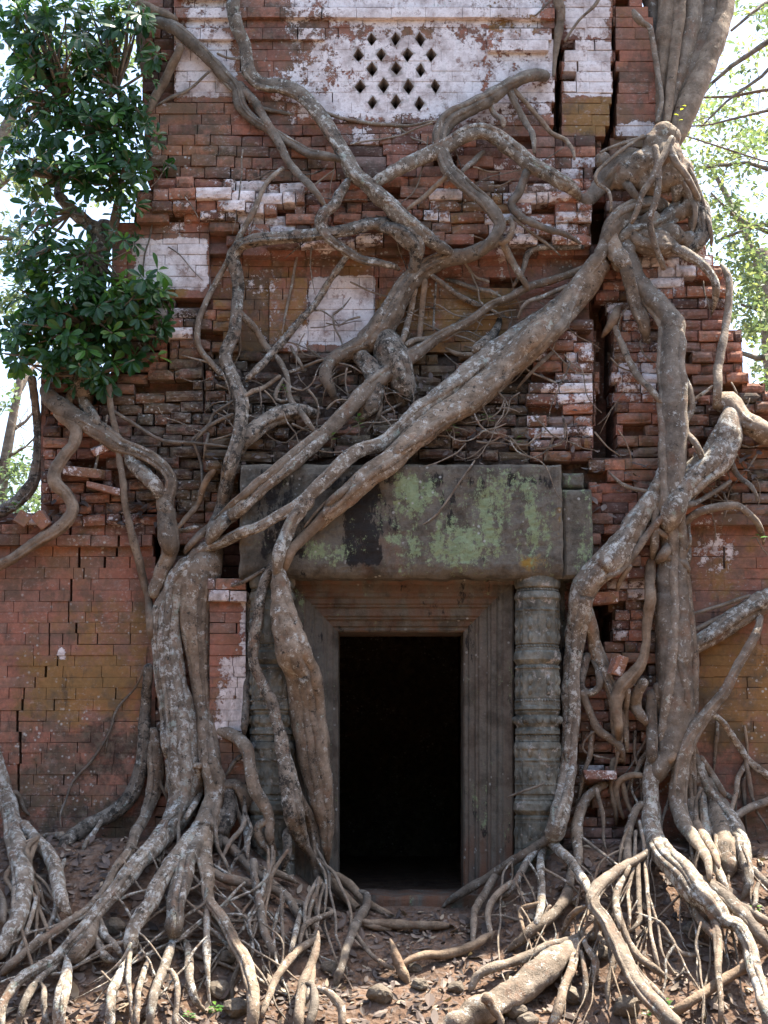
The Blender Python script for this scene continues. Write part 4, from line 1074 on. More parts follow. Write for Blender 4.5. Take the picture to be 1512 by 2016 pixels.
for k in range(34):
    ox = rr.uniform(180, 560); oy = rr.uniform(1660, 1860); t = rr.random()
    tx = -60+760*t + (ox-380)*.3; ty = rr.uniform(1860, 2070)
    if tx < 60: ty = rr.uniform(1780, 2000)
    EXL.append((fan(ox, oy, tx, ty, rr.uniform(2, 4.5), rr.uniform(1, 2)), rr.uniform(0, .10), rr.choice('ggmstw'), rr.random()))
for k in range(8):
    ox = rr.uniform(560, 660); oy = rr.uniform(1660, 1760); EXL.append((fan(ox, oy, ox+rr.uniform(-90, 90), rr.uniform(1820, 1980), rr.uniform(3, 5.5), 2), rr.uniform(0, .06), rr.choice('mst'), rr.random()))
for k in range(9):
    ox = rr.uniform(0, 60); oy = rr.uniform(1620, 1760); EXL.append((fan(ox, oy, ox+rr.uniform(-60, 160), rr.uniform(1820, 2040), rr.uniform(3, 6), 2), rr.uniform(0, .06), rr.choice('gmst'), rr.random()))
for k in range(18):
    ox = rr.uniform(1000, 1180); oy = rr.uniform(1680, 1830); tx = ox+rr.uniform(-90, 90); ty = rr.uniform(1800, 2050) if tx > 990 else rr.uniform(1760, 1830)
    EXR.append((fan(ox, oy, tx, ty, rr.uniform(1.6, 3.4), 1), rr.uniform(0, .05), rr.choice('gmmst'), rr.random()))
for k in range(34):
    ox = rr.uniform(1180, 1500); oy = rr.uniform(1620, 1860); tx = ox+rr.gauss(0, 60)+(ox-1290)*.6; ty = rr.uniform(1850, 2070)
    EXR.append((fan(ox, oy, tx, ty, rr.uniform(1.6, 4), 1.2), rr.uniform(0, .06), rr.choice('gmmstw'), rr.random()))
KNOT = []
for k in range(3):      # strands gripping the knot
    ox, oy = rr.uniform(1285, 1335), rr.uniform(255, 300); ang = rr.uniform(-.5, 2.5)
    tx, ty = (rr.uniform(1165, 1260), rr.uniform(340, 520)) if k % 2 else (rr.uniform(1280, 1400), rr.uniform(400, 560))
    KNOT.append((fan(ox, oy, tx, ty, rr.uniform(5, 10), rr.uniform(4, 7), .3), rr.choice('gmmsw'), rr.random()))
for k in range(26):      # strands filling the right base
    x = rr.uniform(1160, 1480); y = rr.uniform(1380, 1560)
    EXR.append((wander(x, y, rr.uniform(120, 260), math.pi/2+rr.gauss(0, .2), rr.uniform(3, 7), 2, jig=.12), rr.uniform(0, .06), rr.choice('msb'), rr.random()))
for k in range(16):
    x = rr.uniform(280, 520); y = rr.uniform(1480, 1620)
    EXL.append((wander(x, y, rr.uniform(80, 200), math.pi/2+rr.gauss(.1, .2), rr.uniform(3, 6), 2.5, jig=.2), rr.uniform(0, .05), rr.choice('msd'), rr.random()))
for k in range(115):      # hair roots and twigs on the ledge over the lintel
    x = rr.uniform(410, 1130); y = rr.uniform(600, 890)
    EXL.append((wander(x, y, rr.uniform(40, 170), rr.uniform(-.6, 3.7), rr.uniform(1.4, 3), 1, jig=.4), rr.uniform(.02, .10), rr.choice('wsstd'), rr.random()))
for k in range(26):
    x = rr.uniform(1170, 1500); y = rr.uniform(500, 1100)
    EXR.append((wander(x, y, rr.uniform(50, 160), rr.uniform(.2, 2.9), rr.uniform(1.2, 2.8), 1, jig=.3), rr.uniform(.02, .10), rr.choice('swt'), rr.random()))
for k in range(24):
    x = rr.uniform(300, 1150); y = rr.uniform(200, 600)
    EXL.append((wander(x, y, rr.uniform(60, 200), rr.uniform(.2, 2.9), rr.uniform(1.2, 2.6), 1, jig=.18), rr.uniform(.0, .05), rr.choice('sdt'), rr.random()))
fig_c = empty('strangler_fig', P(600, 1700, -.2)); fig_l = empty('strangler_fig', P(180, 760, .0)); fig_r = empty('strangler_fig', P(1320, 1600, -.2))
tag(fig_c, 'strangler fig whose roots cross the lattice wall and grip the left door side', 'tree', 'strangler figs growing on the temple')
tag(fig_l, 'leafy strangler fig with dark green crown on the left ledge of the tower', 'tree', 'strangler figs growing on the temple')
tag(fig_r, 'thick strangler fig with gnarled knot and tall trunk right of the doorway', 'tree', 'strangler figs growing on the temple')
trees_from(CENTRE, fig_c, jit=1, extra=EXL); trees_from(LEFTFIG, fig_l, jit=2); trees_from(RIGHTFIG, fig_r, jit=3, extra=EXR)
# gnarled knot and bundled trunk of the right fig
def lump(name, cs, parent, tone='m', sub=4):
    """one fused burl from metaball-like union of spheres (px,py,Y,rpx)"""
    import bmesh
    obs = []
    mb = MB(); 
    bmx = bmesh.new()
    for (px, py, Y, r) in cs:
        r *= .88; Y += .05
        b2 = bmesh.ops.create_icosphere(bmx, subdivisions=3, radius=r*m_px(Y)); c = P(px, py, Y)
        for v in b2['verts']: v.co += c
    me = bpy.data.meshes.new(name); bmx.to_mesh(me); bmx.free()
    o = bpy.data.objects.new(name, me); COL.objects.link(o)
    md = o.modifiers.new('r', 'REMESH'); md.mode = 'VOXEL'; md.voxel_size = .014
    sm = o.modifiers.new('s', 'SMOOTH'); sm.iterations = 7; sm.factor = .6
    bpy.context.view_layer.update(); dg = bpy.context.evaluated_depsgraph_get()
    nm = bpy.data.meshes.new_from_object(o.evaluated_get(dg), depsgraph=dg); o.modifiers.clear(); o.data = nm
    for v in nm.vertices:
        n = v.normal; c = v.co
        w_ = Vector((c.x*9+.8*mn.noise(c*5), c.y*9, c.z*2.4)); v.co = c + n*(.020*mn.noise(c*5)+.030*abs(mn.noise(w_))-.008+.005*mn.noise(c*38))
    li, to, dk = TONE[tone]
    at = nm.attributes.new('Col', 'FLOAT_COLOR', 'POINT'); at.data.foreach_set('color', np.tile(np.array([li, to, dk, .5], dtype=np.float32), len(nm.vertices)))
    nm.materials.clear(); nm.materials.append(BARK); nm.polygons.foreach_set('use_smooth', [True]*len(nm.polygons))
    o.parent = parent; o.location = -parent.location; return o
lump('burl', [(1305,262,.12,26),(1322,270,.10,22),(1290,285,.12,34),(1310,310,.10,44),(1270,325,.12,42),(1240,345,.14,34),(1215,350,.16,26),(1190,368,.18,20),(1318,345,.12,42),(1280,360,.14,36),(1345,330,.14,26),(1352,370,.14,26),(1362,405,.14,26),
               (1335,420,.16,22),(1372,440,.18,22),(1360,475,.16,26),(1320,462,.10,30),(1280,440,.10,30),(1250,440,.20,24),(1225,460,.20,22),(1250,480,.20,26),(1290,480,.22,24),(1215,490,.12,20),(1218,515,.10,22),(1185,315,.24,19),(1183,318,.22,17)], fig_r)
# bundled trunk rising behind the tower corner
def world_tube(name, txt, depth, code, parent, h=.5, flute=.06, ns=20):
    pts = root_pts(txt, 0, depth=depth, seed=h*31, wig=.4); li, to, dk = TONE[code]; mb = MB()
    tube(mb, pts, ns, (li, to, dk, h), h*41, flute=flute, rough=.7)
    o = mb.build(name, BARK, None, True); o.parent = parent; o.location = -parent.location; return o
for txt, dep, code, h in [
    ("1268,-300,26 1272,-100,24 1284,0,20 1288,60,16 1291,120,10", (.75,.55), 's', .2),
    ("1310,-320,30 1318,-10,25 1313,68,24 1306,135,19 1301,190,13 1299,250,8", (.60,.48,.40), 't', .6),
    ("1370,-320,26 1362,-10,23 1354,68,21 1338,135,19 1322,190,14 1308,250,10", (.66,.50,.36), 's', .5),
    ("1400,-320,28 1392,0,25 1382,68,24 1360,140,24 1335,205,22 1322,268,18", (.75,.60,.42), 's', .25),
    ("1450,-320,26 1428,-10,20 1414,61,21 1386,140,24 1356,210,25 1336,262,20 1325,290,12", (.78,.55,.30), 't', .8),
    ("1340,-320,20 1340,-10,14 1332,80,12 1322,160,10 1312,240,8", (.50,.40,.30), 't', .7)]:
    world_tube('trunk', txt, dep, code, fig_r, h, .10)
world_tube('root', "1247,20,4 1254,34,9 1266,46,7 1280,56,6 1287,95,6 1294,140,6 1299,170,5 1302,203,5 1294,240,5", (.30,.34,.24), 'w', fig_r, .5, .02, 10)
world_tube('root', "1096,-60,11 1098,0,11 1104,27,10 1099,66,9 1094,100,6 1090,150,3", (.28,.30,.30), 't', fig_c, .2, .05, 14)
world_tube('root', "1112,80,3 1140,40,3 1175,5,4 1190,-40,4", (.26,.26), 't', fig_r, .2, .0, 8)
world_tube('root', "1055,30,2 1080,5,2 1110,-30,3", (.24,.24), 's', fig_c, .2, .0, 8)

for txt, code, h in KNOT:
    raw = parse(txt); pts = []
    for p in catmull(raw, 8):
        dx = (p[0]-1285)/90; dy = (p[1]-380)/170; bulge = math.sqrt(max(0, 1-min(1, dx*dx+dy*dy)))
        y = .17-.26*bulge-.02*h; q = P(p[0], p[1], y); pts.append((q.x, y, q.z, p[2]*m_px(y)))
    li, to, dk = TONE[code]; mb = MB(); tube(mb, pts, 12, (li, to, dk, h), h*77, flute=.04)
    o = mb.build('strand', BARK, None, True); o.parent = fig_r; o.location = -fig_r.location
# ------------------------------------------------------------------ leaves
def leaf_geo(mb, base, d, up, L, W, curl, val, fold=.25, pts=((0,0),(.18,.35),(.45,.85),(.72,1.0),(.90,.62),(1.0,0))):
    """obovate leaf, two halves folded along the midrib"""
    d = d.normalized(); s = d.cross(up); s = s.normalized() if s.length > 1e-4 else Vector((1, 0, 0)); n = s.cross(d)
    v = []
    for (t, w) in pts:
        c = base + d*(L*t) - n*(curl*L*t*t)
        v.append(c); 
        if w: e = s*(W*.5*w); k = n*(fold*W*.5*w); v.append(c+e+k); v.append(c-e+k)
    nb = len(pts); f = []
    # index layout: 0, then triples, then tip
    idx = []; i = 0
    for (t, w) in pts:
        idx.append(i); i += 3 if w else 1
    f.append((idx[0], idx[1]+1, idx[1])); f.append((idx[0], idx[1], idx[1]+2))
    for k in range(1, nb-2):
        a, b = idx[k], idx[k+1]; f.append((a, a+1, b+1, b)); f.append((a, b, b+2, a+2))
    a, b = idx[nb-2], idx[nb-1]; f.append((a, a+1, b)); f.append((a, b, a+2))
    mb.add(v, f, (val, val, val, 1))
rl = random.Random(3)
def rosette(mb, c, axis, n, L, val):
    axis = axis.normalized(); a0 = rl.random()*6
    t1 = axis.cross(Vector((.3, .2, 1))).normalized(); t2 = axis.cross(t1)
    for k in range(n):
        a = a0 + k*2.4; sp = .45+.55*rl.random()
        d = (axis*(1.1-sp) + (t1*math.cos(a)+t2*math.sin(a))*sp*1.2 + Vector((0, 0, -.38))).normalized()
        l = L*rl.uniform(.7, 1.15)
        leaf_geo(mb, c + d*.012, d, axis+Vector((0, 0, .4)), l, l*rl.uniform(.40, .5), rl.uniform(-.05, .35), max(0, min(1, val+rl.gauss(0, .12))))
crown = MB(); twigs = MB()
hubs = [(112,352,.0),(235,360,.0),(140,420,.02),(175,500,.05),(170,640,.05),(165,740,.0),(190,250,.0),(120,200,.0),(230,180,.0)]
def clump(cx, cy, rx, ry, n, y0, y1, L=.105, val=.35, shell=.0):
    for _ in range(n):
        while True:
            a, b = rl.uniform(-1, 1), rl.uniform(-1, 1); q = a*a+b*b
            if q < 1 and q >= shell: break
        px, py = cx+a*rx, cy+b*ry
        dz = math.sqrt(max(0, 1-q)); Y = y1 + (y0-y1)*rl.uniform(0, 1)*(.35+.65*dz)
        c = P(px, py, Y)
        ax = Vector((a*.9, -.35-.5*dz+rl.gauss(0, .3), -b*.8+.25+rl.gauss(0, .3)))
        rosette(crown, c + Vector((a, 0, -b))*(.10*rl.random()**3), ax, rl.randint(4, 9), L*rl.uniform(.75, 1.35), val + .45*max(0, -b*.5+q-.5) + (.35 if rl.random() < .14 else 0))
        h = min(hubs, key=lambda h: (h[0]-px)**2+(h[1]-py)**2)
        if rl.random() < .45:
            e = P(h[0], h[1], h[2]+.1); m = (c+e)*.5 + Vector((rl.gauss(0,.04), rl.gauss(0,.04), rl.gauss(0,.04)))
            pts = [(*(e+(m-e)*t*2), .012) if t <= .5 else (*(m+(c-m)*(t*2-1)), .006) for t in (0, .25, .5, .75, 1)]
            tube(twigs, pts, 5, (.2, .5, .1, .5), rl.random()*50, flute=0)
for a in [(60,60,62,52,20),(150,70,95,75,46),(235,60,52,60,22),(110,170,105,80,58),(220,170,80,80,50),(150,265,125,75,80),(255,270,62,70,34),(45,185,48,50,14),(80,330,55,40,14),(190,340,110,38,40),(20,300,22,14,3),
          (60,405,40,30,7),(85,470,52,55,22),(140,540,80,60,34),(60,620,62,70,36),(160,620,110,90,86),(255,620,78,62,46),(290,560,32,24,7),(60,510,52,30,12),(150,700,95,45,36),(40,680,42,40,16),(150,735,70,22,14),(200,590,60,30,10),(20,20,30,40,8),(90,20,80,30,14),(190,750,30,14,6),(300,640,36,26,9),(280,705,30,16,5),(265,30,25,40,10),(250,470,24,30,4),(210,440,60,60,12),(60,80,70,75,10),(272,405,20,14,2),(300,110,18,10,2)]:
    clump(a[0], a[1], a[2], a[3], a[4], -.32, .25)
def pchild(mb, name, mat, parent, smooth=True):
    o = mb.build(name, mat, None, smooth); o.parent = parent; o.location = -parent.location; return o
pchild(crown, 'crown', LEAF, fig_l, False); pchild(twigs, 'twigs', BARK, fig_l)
for o in list(fig_l.children):
    if o.name.startswith('twigs'): o['kind'] = 'stuff'

# dry leaves on the ground and on the ledges (one uncountable mass)
lit = MB()
def dry(c, up, L, val):
    a = rl.uniform(0, 6.28); d = Vector((math.cos(a), math.sin(a), 0)); d = (d - up*d.dot(up) + up*rl.gauss(.08, .16))
    leaf_geo(lit, c, d, up, L, L*rl.uniform(.38, .6), rl.uniform(-.5, .5), val, fold=rl.uniform(-.5, .5), pts=((0,0),(.2,.6),(.5,1.0),(.8,.66),(1,0)))
for _ in range(7500):
    x = rl.uniform(-3.2, 3.2); y = -rl.uniform(0, 1)**.8*2.7 - .03
    if abs(x-XD) < .8 and y > -.30 and rl.random() < .96: continue
    z = ground_z(x, y)+rl.uniform(.004, .022)
    e = .03; nrm = Vector((-(ground_z(x+e, y)-ground_z(x-e, y))/(2*e), -(ground_z(x, y+e)-ground_z(x, y-e))/(2*e), 1)).normalized()
    nrm = (nrm+Vector((rl.gauss(0,.18), rl.gauss(0,.18), 0))).normalized()
    dry(Vector((x, y, z)), nrm, rl.uniform(.025, .07)*(1.9 if rl.random() < .18 else 1), min(1, max(0, rl.gauss(.5, .28))))
for _ in range(260):
    px = rl.uniform(420, 1160); py = rl.uniform(720, 912); Y = .22-.40*(py-700)/215 - rl.uniform(.0, .05)
    dry(P(px, py, Y), Vector((rl.gauss(0,.3), -.8, .7)).normalized(), rl.uniform(.03, .075), rl.uniform(0, .55))
for _ in range(90):
    px = rl.uniform(1160, 1500); py = rl.choice((rl.uniform(880, 930), rl.uniform(900, 1010))); dry(P(px, py, -.0-rl.uniform(0,.08)), Vector((0, -.5, .9)), rl.uniform(.05, .10), rl.uniform(.2, .9))
for _ in range(90):
    px = rl.uniform(-20, 400); py = rl.uniform(985, 1030); dry(P(px, py, .12-rl.uniform(0,.08)), Vector((0, -.4, .9)), rl.uniform(.05, .09), rl.uniform(.1, .7))
tag(lit.build('leaf_litter', LITTER), 'dry brown leaf litter over the soil and ledges', kind='stuff')

# earth and rubble caught on the ledge above the lintel
v = []; f = []; nxs, nys = 110, 34
for j in range(nys+1):
    for i in range(nxs+1):
        px, py = 405+(1075-405)*i/nxs, 690+(922-690)*j/nys
        t = j/nys; Y = .36-.43*t**.9
        e = min(1, i/8, (nxs-i)/8); Y += (1-e)*.22 + .09*mn.noise(Vector((px*.012, py*.018, 1))) + .05*mn.noise(Vector((px*.04, py*.05, 4))) + (.12*(1-sstep(0,.16,t)))
        q = P(px, py, Y); v.append(tuple(q))
f = [(j*(nxs+1)+i, j*(nxs+1)+i+1, (j+1)*(nxs+1)+i+1, (j+1)*(nxs+1)+i)[::-1] for j in range(nys) for i in range(nxs)]
DSOIL = SOIL.copy(); DSOIL.name = 'dark_humus'
nt = DSOIL.node_tree; pb = nt.nodes['Principled BSDF']; src = pb.inputs['Base Color'].links[0].from_socket
hm = nt.nodes.new('ShaderNodeMix'); hm.data_type = 'RGBA'; hm.blend_type = 'MULTIPLY'; hm.inputs[0].default_value = 1; nt.links.new(src, hm.inputs[6]); hm.inputs[7].default_value = (.42,.42,.42,1); nt.links.new(hm.outputs[2], pb.inputs['Base Color'])
o = mesh('ledge_soil', v, f, DSOIL, None, True); tag(o, 'dark earth and rubble caught on the ledge above the lintel', kind='stuff')

# ------------------------------------------------------------------ loose bricks, slabs and stones
for px, py, Y, w, h, d, rot, lab in [
    (165,930,.05,.30,.075,.16,(.1,.15,-.2),'tilted mossy brick slab lying on the left ledge beside the snaking root'),
    (205,962,.04,.26,.055,.15,(.1,.25,.1),'thin slipped brick below the tilted slab on the left ledge'),
    (196,885,.07,.13,.06,.12,(.3,-.5,.2),'small pinkish brick caught above the slabs on the left ledge'),
    (45,1022,.02,.10,.10,.1,(0,.6,.3),'squarish broken brick sitting on top of the left wall, nearer its end'),
    (84,1024,.02,.13,.09,.1,(.2,.9,.1),'upended broken brick on top of the left wall beside the root'),
    (1216,1310,-.10,.09,.15,.1,(.1,.35,.3),'orange brick fragment standing upright among roots right of the colonnette'),
    (1278,1036,-.0,.17,.06,.12,(.1,-.15,0),'pale brick resting in the fork of the right roots'),
    (1190,1178,-.06,.20,.085,.12,(0,-.05,0),'single pale brick jutting out beside the right colonnette capital'),
    (1180,1525,-.04,.24,.06,.14,(0,.04,0),'mossy brick low on the wall between the right roots')]:
    loose('loose_brick', px, py, Y, w, h, d, rot, lab, col=(.35, .15, .2, .3+.5*((px*7) % 10)/10), group='loose bricks around the temple')
def stone(px, py, r, lab, flat=.7, sq=0):
    g = ground_hit(px, py+r*.5) or -.5; c = P(px, py, g-.01); rw = r*m_px(g)
    import bmesh
    b = bmesh.new(); bmesh.ops.create_icosphere(b, subdivisions=3, radius=rw)
    k = rl.random()*40
    for v in b.verts:
        n = v.co.normalized()
        v.co *= 1+.30*mn.noise(n*1.3+Vector((k, 0, 0)))+.08*mn.noise(n*4+Vector((k, 0, 0)))
        v.co = Vector((v.co.x, v.co.y, v.co.z*flat))
    me = bpy.data.meshes.new('stone'); b.to_mesh(me); b.free(); me.materials.append(ROCK)
    o = bpy.data.objects.new('stone', me); COL.objects.link(o); o.location = c; tag(o, lab, 'stone', 'stones lying among the roots'); o.rotation_euler = (rl.gauss(0,.3), rl.gauss(0,.3), rl.random()*6)
for a in [(225,1826,24,'mossy yellowish stone under the spreading left roots'),(446,1884,24,'mossy stone between two long roots left of the path'),(433,1948,24,'dark mossy stone below another between the left roots'),(466,1985,26,'stone at the bottom edge by the long left root'),
          (817,1907,15,'small grey stone beside the short stump on the path'),(828,1938,17,'pale grey stone at the foot of the short stump'),(748,1958,24,'flat brown stone in the middle of the path'),(897,1944,16,'reddish brown stone right of the path centre'),
          (1366,1830,22,'brown stone under the arching right root'),(1186,1876,22,'brown stone behind the bright forked root'),(1234,1982,28,'dark mossy stone beside the bright forked root at the bottom'),(1015,1992,24,'rusty stone under the fallen log'),(1040,2010,22,'brown stone at the bottom edge under the log'),
          (1127,1960,22,'greyish stone between thin hanging roots'),(650,1905,18,'dark stone between crossing roots left of the path')]:
    stone(*a)
loose('stone_block', 75, 1762, -.62, .085, .27, .12, (.1, .05, .2), 'upright cut stone block behind the far left roots', ROCK, group='stones lying among the roots')
loose('stone_block', 82, 1812, -.80, .12, .15, .12, (.1, -.1, .5), 'squat cut stone block below the upright one at far left', ROCK, group='stones lying among the roots')

# ------------------------------------------------------------------ fallen log and cut branch
log = empty('fallen_log', P(1050, 1925, -1.5)); tag(log, 'thick pale fallen log lying on the leaf litter right of the path', 'log')
def ground_tube(name, txt, parent, code, extra=0.0, ns=20, flute=.05, h=.6, rough=1.0):
    pts = root_pts(txt, extra, seed=h*11); li, to, dk = TONE[code]; mb = MB(); tube(mb, pts, ns, (li, to, dk, h), h*33, flute=flute, rough=rough)
    o = mb.build(name, BARK, None, True)
    if parent: o.parent = parent; o.location = -parent.location
    return o
ground_tube('trunk', "1140,1852,6 1122,1866,16 1098,1887,24 1060,1920,28 1010,1955,29 963,1980,27 913,2004,23 870,2030,18 850,2050,12", log, 'w', .0, 30, .06, rough=1.9)
ground_tube('limb', "1138,1846,8 1110,1856,9 1081,1864,9 1034,1884,10 1000,1897,10 963,1908,10 940,1922,9 926,1955,8", log, 'w', .05, 14, .02, .8)
ground_tube('branch_stub', "958,1965,12 970,1985,9 985,2010,7 980,2040,6", log, 'm', .10, 12, .02, .3)
tag(ground_tube('fallen_branch', "1479,1898,10 1423,1930,10 1375,1962,10 1332,1993,11 1318,2003,9", None, 'b', .06, 14, .02, .4), 'reddish brown cut branch leaning under the right hand roots', 'branch')
tag(ground_tube('dry_stick', "200,1913,2.5 226,1940,2.5", None, 'w', .10, 6, 0, .9), 'short pale stick between roots at lower left', 'stick')

# ------------------------------------------------------------------ seedlings
def seedling(px, py, Y, hpx, n, L, lab, mat=LEAF, val=.75, lean=0):
    base = P(px, py, Y); e = empty('seedling', base); top = P(px+lean, py-hpx, Y-.02)
    mb = MB(); pts = [(*(base+(top-base)*t - base + Vector((.006*math.sin(t*5), 0, 0))), .0035*(1.3-t)) for t in (0, .25, .5, .75, 1)]
    tube(mb, pts, 5, (.1, .6, 0, .5), 3, flute=0); o = mb.build('stem', BARK, e, True)
    mb = MB()
    for k in range(n):
        t = .35+.65*(k+1)/n; a = k*2.4+rl.random(); c = (top-base)*t
        leaf_geo(mb, c, Vector((math.cos(a), math.sin(a)*.8-.2, rl.uniform(.0, .5))), Vector((0, -.3, 1)), L*rl.uniform(.7, 1.1), L*.42, .2, min(1, val+rl.gauss(0, .1)))
    mb.build('leaves', mat, e, False); tag(e, lab, 'plant', 'seedlings sprouting on the temple and ground')
for a in [(706,860,-.12,40,8,.065,'green seedling on the ledge above the lintel beside the dark root'),(652,880,-.16,26,4,.07,'tiny green sprout by the long diagonal root'),(893,868,-.14,34,5,.06,'small dark green seedling on the ledge right of the thick diagonal roots'),
          (1016,885,-.10,22,3,.07,'tiny sprout in the brick joint above the right end of the lintel'),(1312,1992,-1.75,24,9,.05,'small bright green seedling in the sunny litter at lower right'),(1274,2010,-1.8,22,6,.05,'low green seedling beside the bright forked root'),
          (1487,1805,-1.1,20,6,.055,'green seedling beside the sunlit roots at the right edge'),(424,2005,-1.8,26,12,.055,'green seedling at the bottom edge between left roots'),(372,2012,-1.8,18,7,.05,'low green seedling left of the larger one at the bottom edge'),
          (790,770,.0,22,6,.06,'small green sprig in the dark earth between two diagonal roots'),(560,780,.0,20,5,.05,'tiny green sprig on the ledge at left of the tangled roots'),(960,840,-.1,24,5,.06,'green sprig hanging on the ledge right of the thick diagonal root'),
          (30,1010,.05,24,8,.06,'fern-like green tuft on top of the left wall'),(1495,1065,-.1,10,4,.07,'green sprout on the wall top at the right edge')]:
    seedling(*a)
seedling(1328,268,-.02,60,4,.055,'thin twig with yellow leaves rising from the fig knot', YLEAF, .5, 14)

# ------------------------------------------------------------------ trees behind
def far_tree(name, Y, trunk, limbs, clumps, lab, leafL=.10, val=.6, trunk_base=None):
    g = ground_z(P(trunk[0][0], 1500, Y).x, Y)
    c0 = P(trunk[0][0], trunk[0][1], Y); root = empty(name, (c0.x, Y, g)); tag(root, lab, 'tree', 'trees in the forest behind the temple')
    mb = MB(); pts = [(c0.x, Y, g-.2, trunk[0][2]*m_px(Y)*1.25)] if c0.z > g+.3 else []
    pts += [(*P(x, y, Y), r*m_px(Y)) for x, y, r in catmull(trunk, 30)]
    tube(mb, pts, 12, (.2, .3, .1, .3), Y, flute=.03); o = mb.build('trunk', BARK, None, True); o.parent = root; o.location = -root.location
    lb = MB()
    for l in limbs:
        yy = Y+rl.uniform(-.6, .6); pts = [(*P(x, y, Y+(yy-Y)*k/max(1, len(l)-1)), r*m_px(Y)) for k, (x, y, r) in enumerate(l)]
        tube(lb, [tuple(p) for p in catmull(pts, .001)] if False else pts, 6, (.15, .3, .1, .2), rl.random()*40, flute=0)
        for _ in range(7):   # side twigs
            k = rl.randrange(len(l)-1); t = rl.random(); x = l[k][0]+(l[k+1][0]-l[k][0])*t; y = l[k][1]+(l[k+1][1]-l[k][1])*t
            a = math.atan2(l[k+1][1]-l[k][1], l[k+1][0]-l[k][0])+rl.uniform(-1.1, 1.1); L = rl.uniform(30, 90); s2 = [(x, y)]
            for q in range(4): a += rl.gauss(0, .25); s2.append((s2[-1][0]+L/4*math.cos(a), s2[-1][1]+L/4*math.sin(a)))
            tube(lb, [(*P(u, w, yy+.1*q), (1.6-.3*q)*.7*m_px(Y)) for q, (u, w) in enumerate(s2)], 5, (.15, .3, .1, .2), 1, flute=0)
    if lb.v: o = lb.build('limbs', BARK, None, True); o.parent = root; o.location = -root.location
    cm = MB()
    for (cx, cy, rx, ry, n) in clumps:
        subs = [(cx+rl.gauss(0, .5)*rx, cy+rl.gauss(0, .5)*ry, rl.uniform(.10, .3)) for _ in range(max(4, n//34))]
        for _ in range(int(n*.55)):
            sx, sy, sr = rl.choice(subs); c = P(sx+rl.gauss(0, sr*rx*.75), sy+rl.gauss(0, sr*ry*.75), Y+rl.gauss(0, .7))
            d = Vector((rl.gauss(0, 1), rl.gauss(0, 1), rl.gauss(-.2, .6))); L = leafL*rl.uniform(.6, 1.2)
            leaf_geo(cm, c, d, Vector((rl.gauss(0,.5), rl.gauss(0,.5), 1)), L, L*.5, .1, min(1, max(0, rl.gauss(val, .2))), pts=((0,0),(.35,.9),(.7,.8),(1,0)))
    o = cm.build('crown', FARLEAF, None, False); o.parent = root; o.location = -root.location
far_tree('forest_tree', 9, [(1600,1300,20),(1600,700,18),(1570,300,14),(1560,-100,10)],
   [[(1570,40,7),(1500,90,6),(1440,130,5),(1400,165,4),(1365,210,3),(1330,262,2)],[(1575,70,5),(1500,150,4),(1430,200,3),(1380,250,2)],[(1580,170,6),(1500,178,4),(1440,190,3),(1370,192,2)],[(1580,200,6),(1480,225,3),(1400,245,2),(1345,250,1.5)],[(1560,-20,6),(1500,10,4),(1440,60,3)],[(1580,330,5),(1500,316,2),(1420,290,2),(1345,266,1.5)]],
   [(1480,20,60,40,330),(1400,110,40,40,110),(1450,170,60,40,90)], 'bare twigged tree reaching over from the right behind the fig trunk', .11, .55)
far_tree('forest_tree', 16, [(1640,1400,26),(1620,900,24),(1580,500,18),(1540,200,12)],
   [[(1600,690,9),(1540,700,8),(1490,705,6),(1445,690,4)],[(1590,560,7),(1520,460,5),(1450,430,4),(1400,380,2)],[(1580,470,7),(1500,440,4),(1420,470,3)],[(1570,350,7),(1470,320,4),(1380,330,3)],[(1600,640,6),(1530,620,4),(1460,600,3)]],
   [(1460,300,90,70,900),(1450,430,80,60,1000),(1470,540,60,60,1100),(1490,640,50,50,800),(1500,760,40,50,700),(1370,330,40,50,260),(1420,220,50,40,320)], 'green crowned forest tree seen low at the right edge', .15, .62)
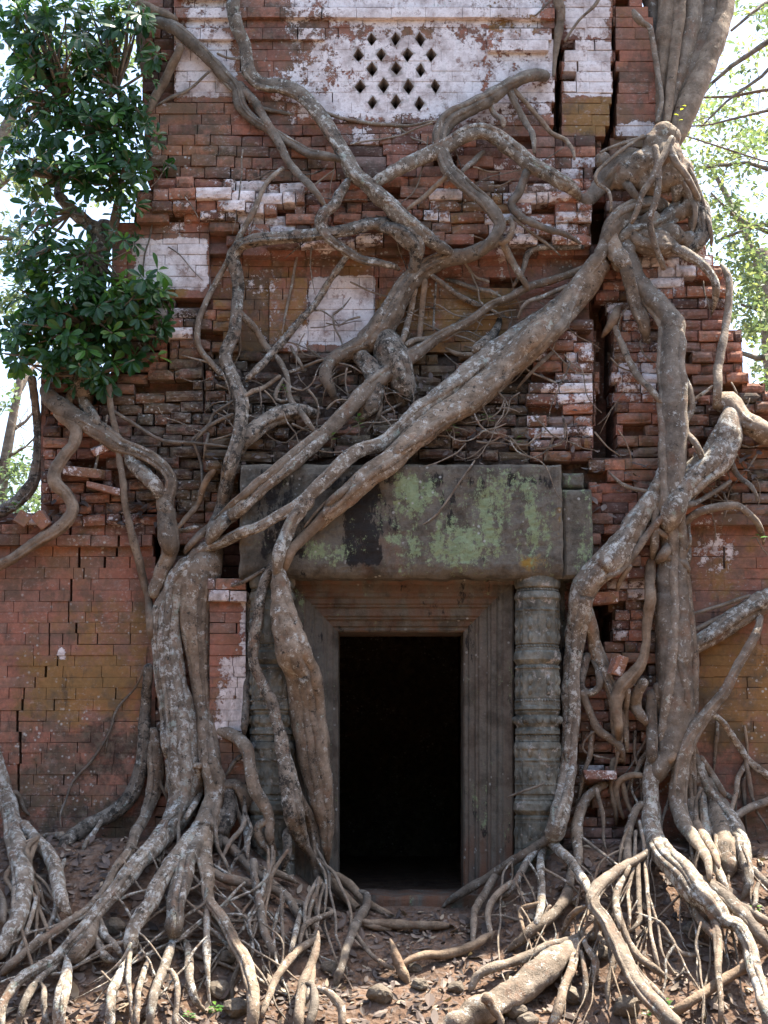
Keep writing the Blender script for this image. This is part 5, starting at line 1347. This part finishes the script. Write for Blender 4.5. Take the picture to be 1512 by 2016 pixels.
far_tree('forest_tree', 24, [(1560,1400,30),(1540,900,26),(1500,500,18)],
   [[(1510,560,9),(1450,420,6),(1400,330,4)],[(1520,700,8),(1580,560,6)]],
   [(1430,260,110,110,1300),(1400,420,90,90,1000),(1500,860,70,90,1500),(1470,600,80,120,1300),(1500,100,80,80,500)], 'pale distant tree filling the gaps at the right', .17, .75)
far_tree('forest_tree', 14, [(-30,1400,12),(0,1000,11),(18,860,10),(34,780,8),(46,700,6)],
   [[(34,780,6),(60,730,4),(90,700,3)],[(20,850,5),(50,830,3),(75,800,2)],[(8,940,5),(-30,840,4),(-10,760,3)],[(15,900,4),(50,880,2),(70,860,2)]],
   [(40,930,50,50,900),(20,990,60,40,900),(10,790,40,60,130),(60,1000,40,30,400)], 'slim pale trunk standing behind the left wall', .12, .35)
far_tree('forest_tree', 20, [(-120,1400,26),(-100,800,22),(-40,400,16),(60,150,10)],
   [[(-40,400,9),(40,330,6),(110,290,4)],[(0,280,8),(100,200,5),(200,120,4)],[(-60,460,8),(20,470,5),(80,400,3)]],
   [(60,340,90,60,900),(40,480,80,60,700),(120,120,140,110,1500),(240,60,80,90,900),(30,600,60,80,700),(230,330,40,60,400),(30,240,60,40,300)], 'pale distant tree behind the leafy fig at the left', .17, .55)

# forest standing all round the clearing behind the viewer: keeps the light coming from above, as under tall trees
fb = MB(); rf = random.Random(9)
for _ in range(11000):
    a = rf.uniform(math.pi*1.02, math.pi*1.98) if rf.random() < .8 else rf.choice((rf.uniform(2.75, 3.2), rf.uniform(-.06, .38))); rad = rf.uniform(20, 30); z = rf.uniform(-1, 13)*(.75+.25*math.sin(a*9))
    c = Vector((rad*math.cos(a), -6+rad*math.sin(a), z)); L = rf.uniform(.9, 1.9)
    leaf_geo(fb, c, Vector((rf.gauss(0,1), rf.gauss(0,1), rf.gauss(-.3,.7))), Vector((rf.gauss(0,.6), rf.gauss(0,.6), 1)), L, L*.7, .15, rf.random()*.5, pts=((0,0),(.4,.9),(.75,.7),(1,0)))
tag(fb.build('forest', LEAF), 'dense green forest edge around the clearing', kind='stuff')
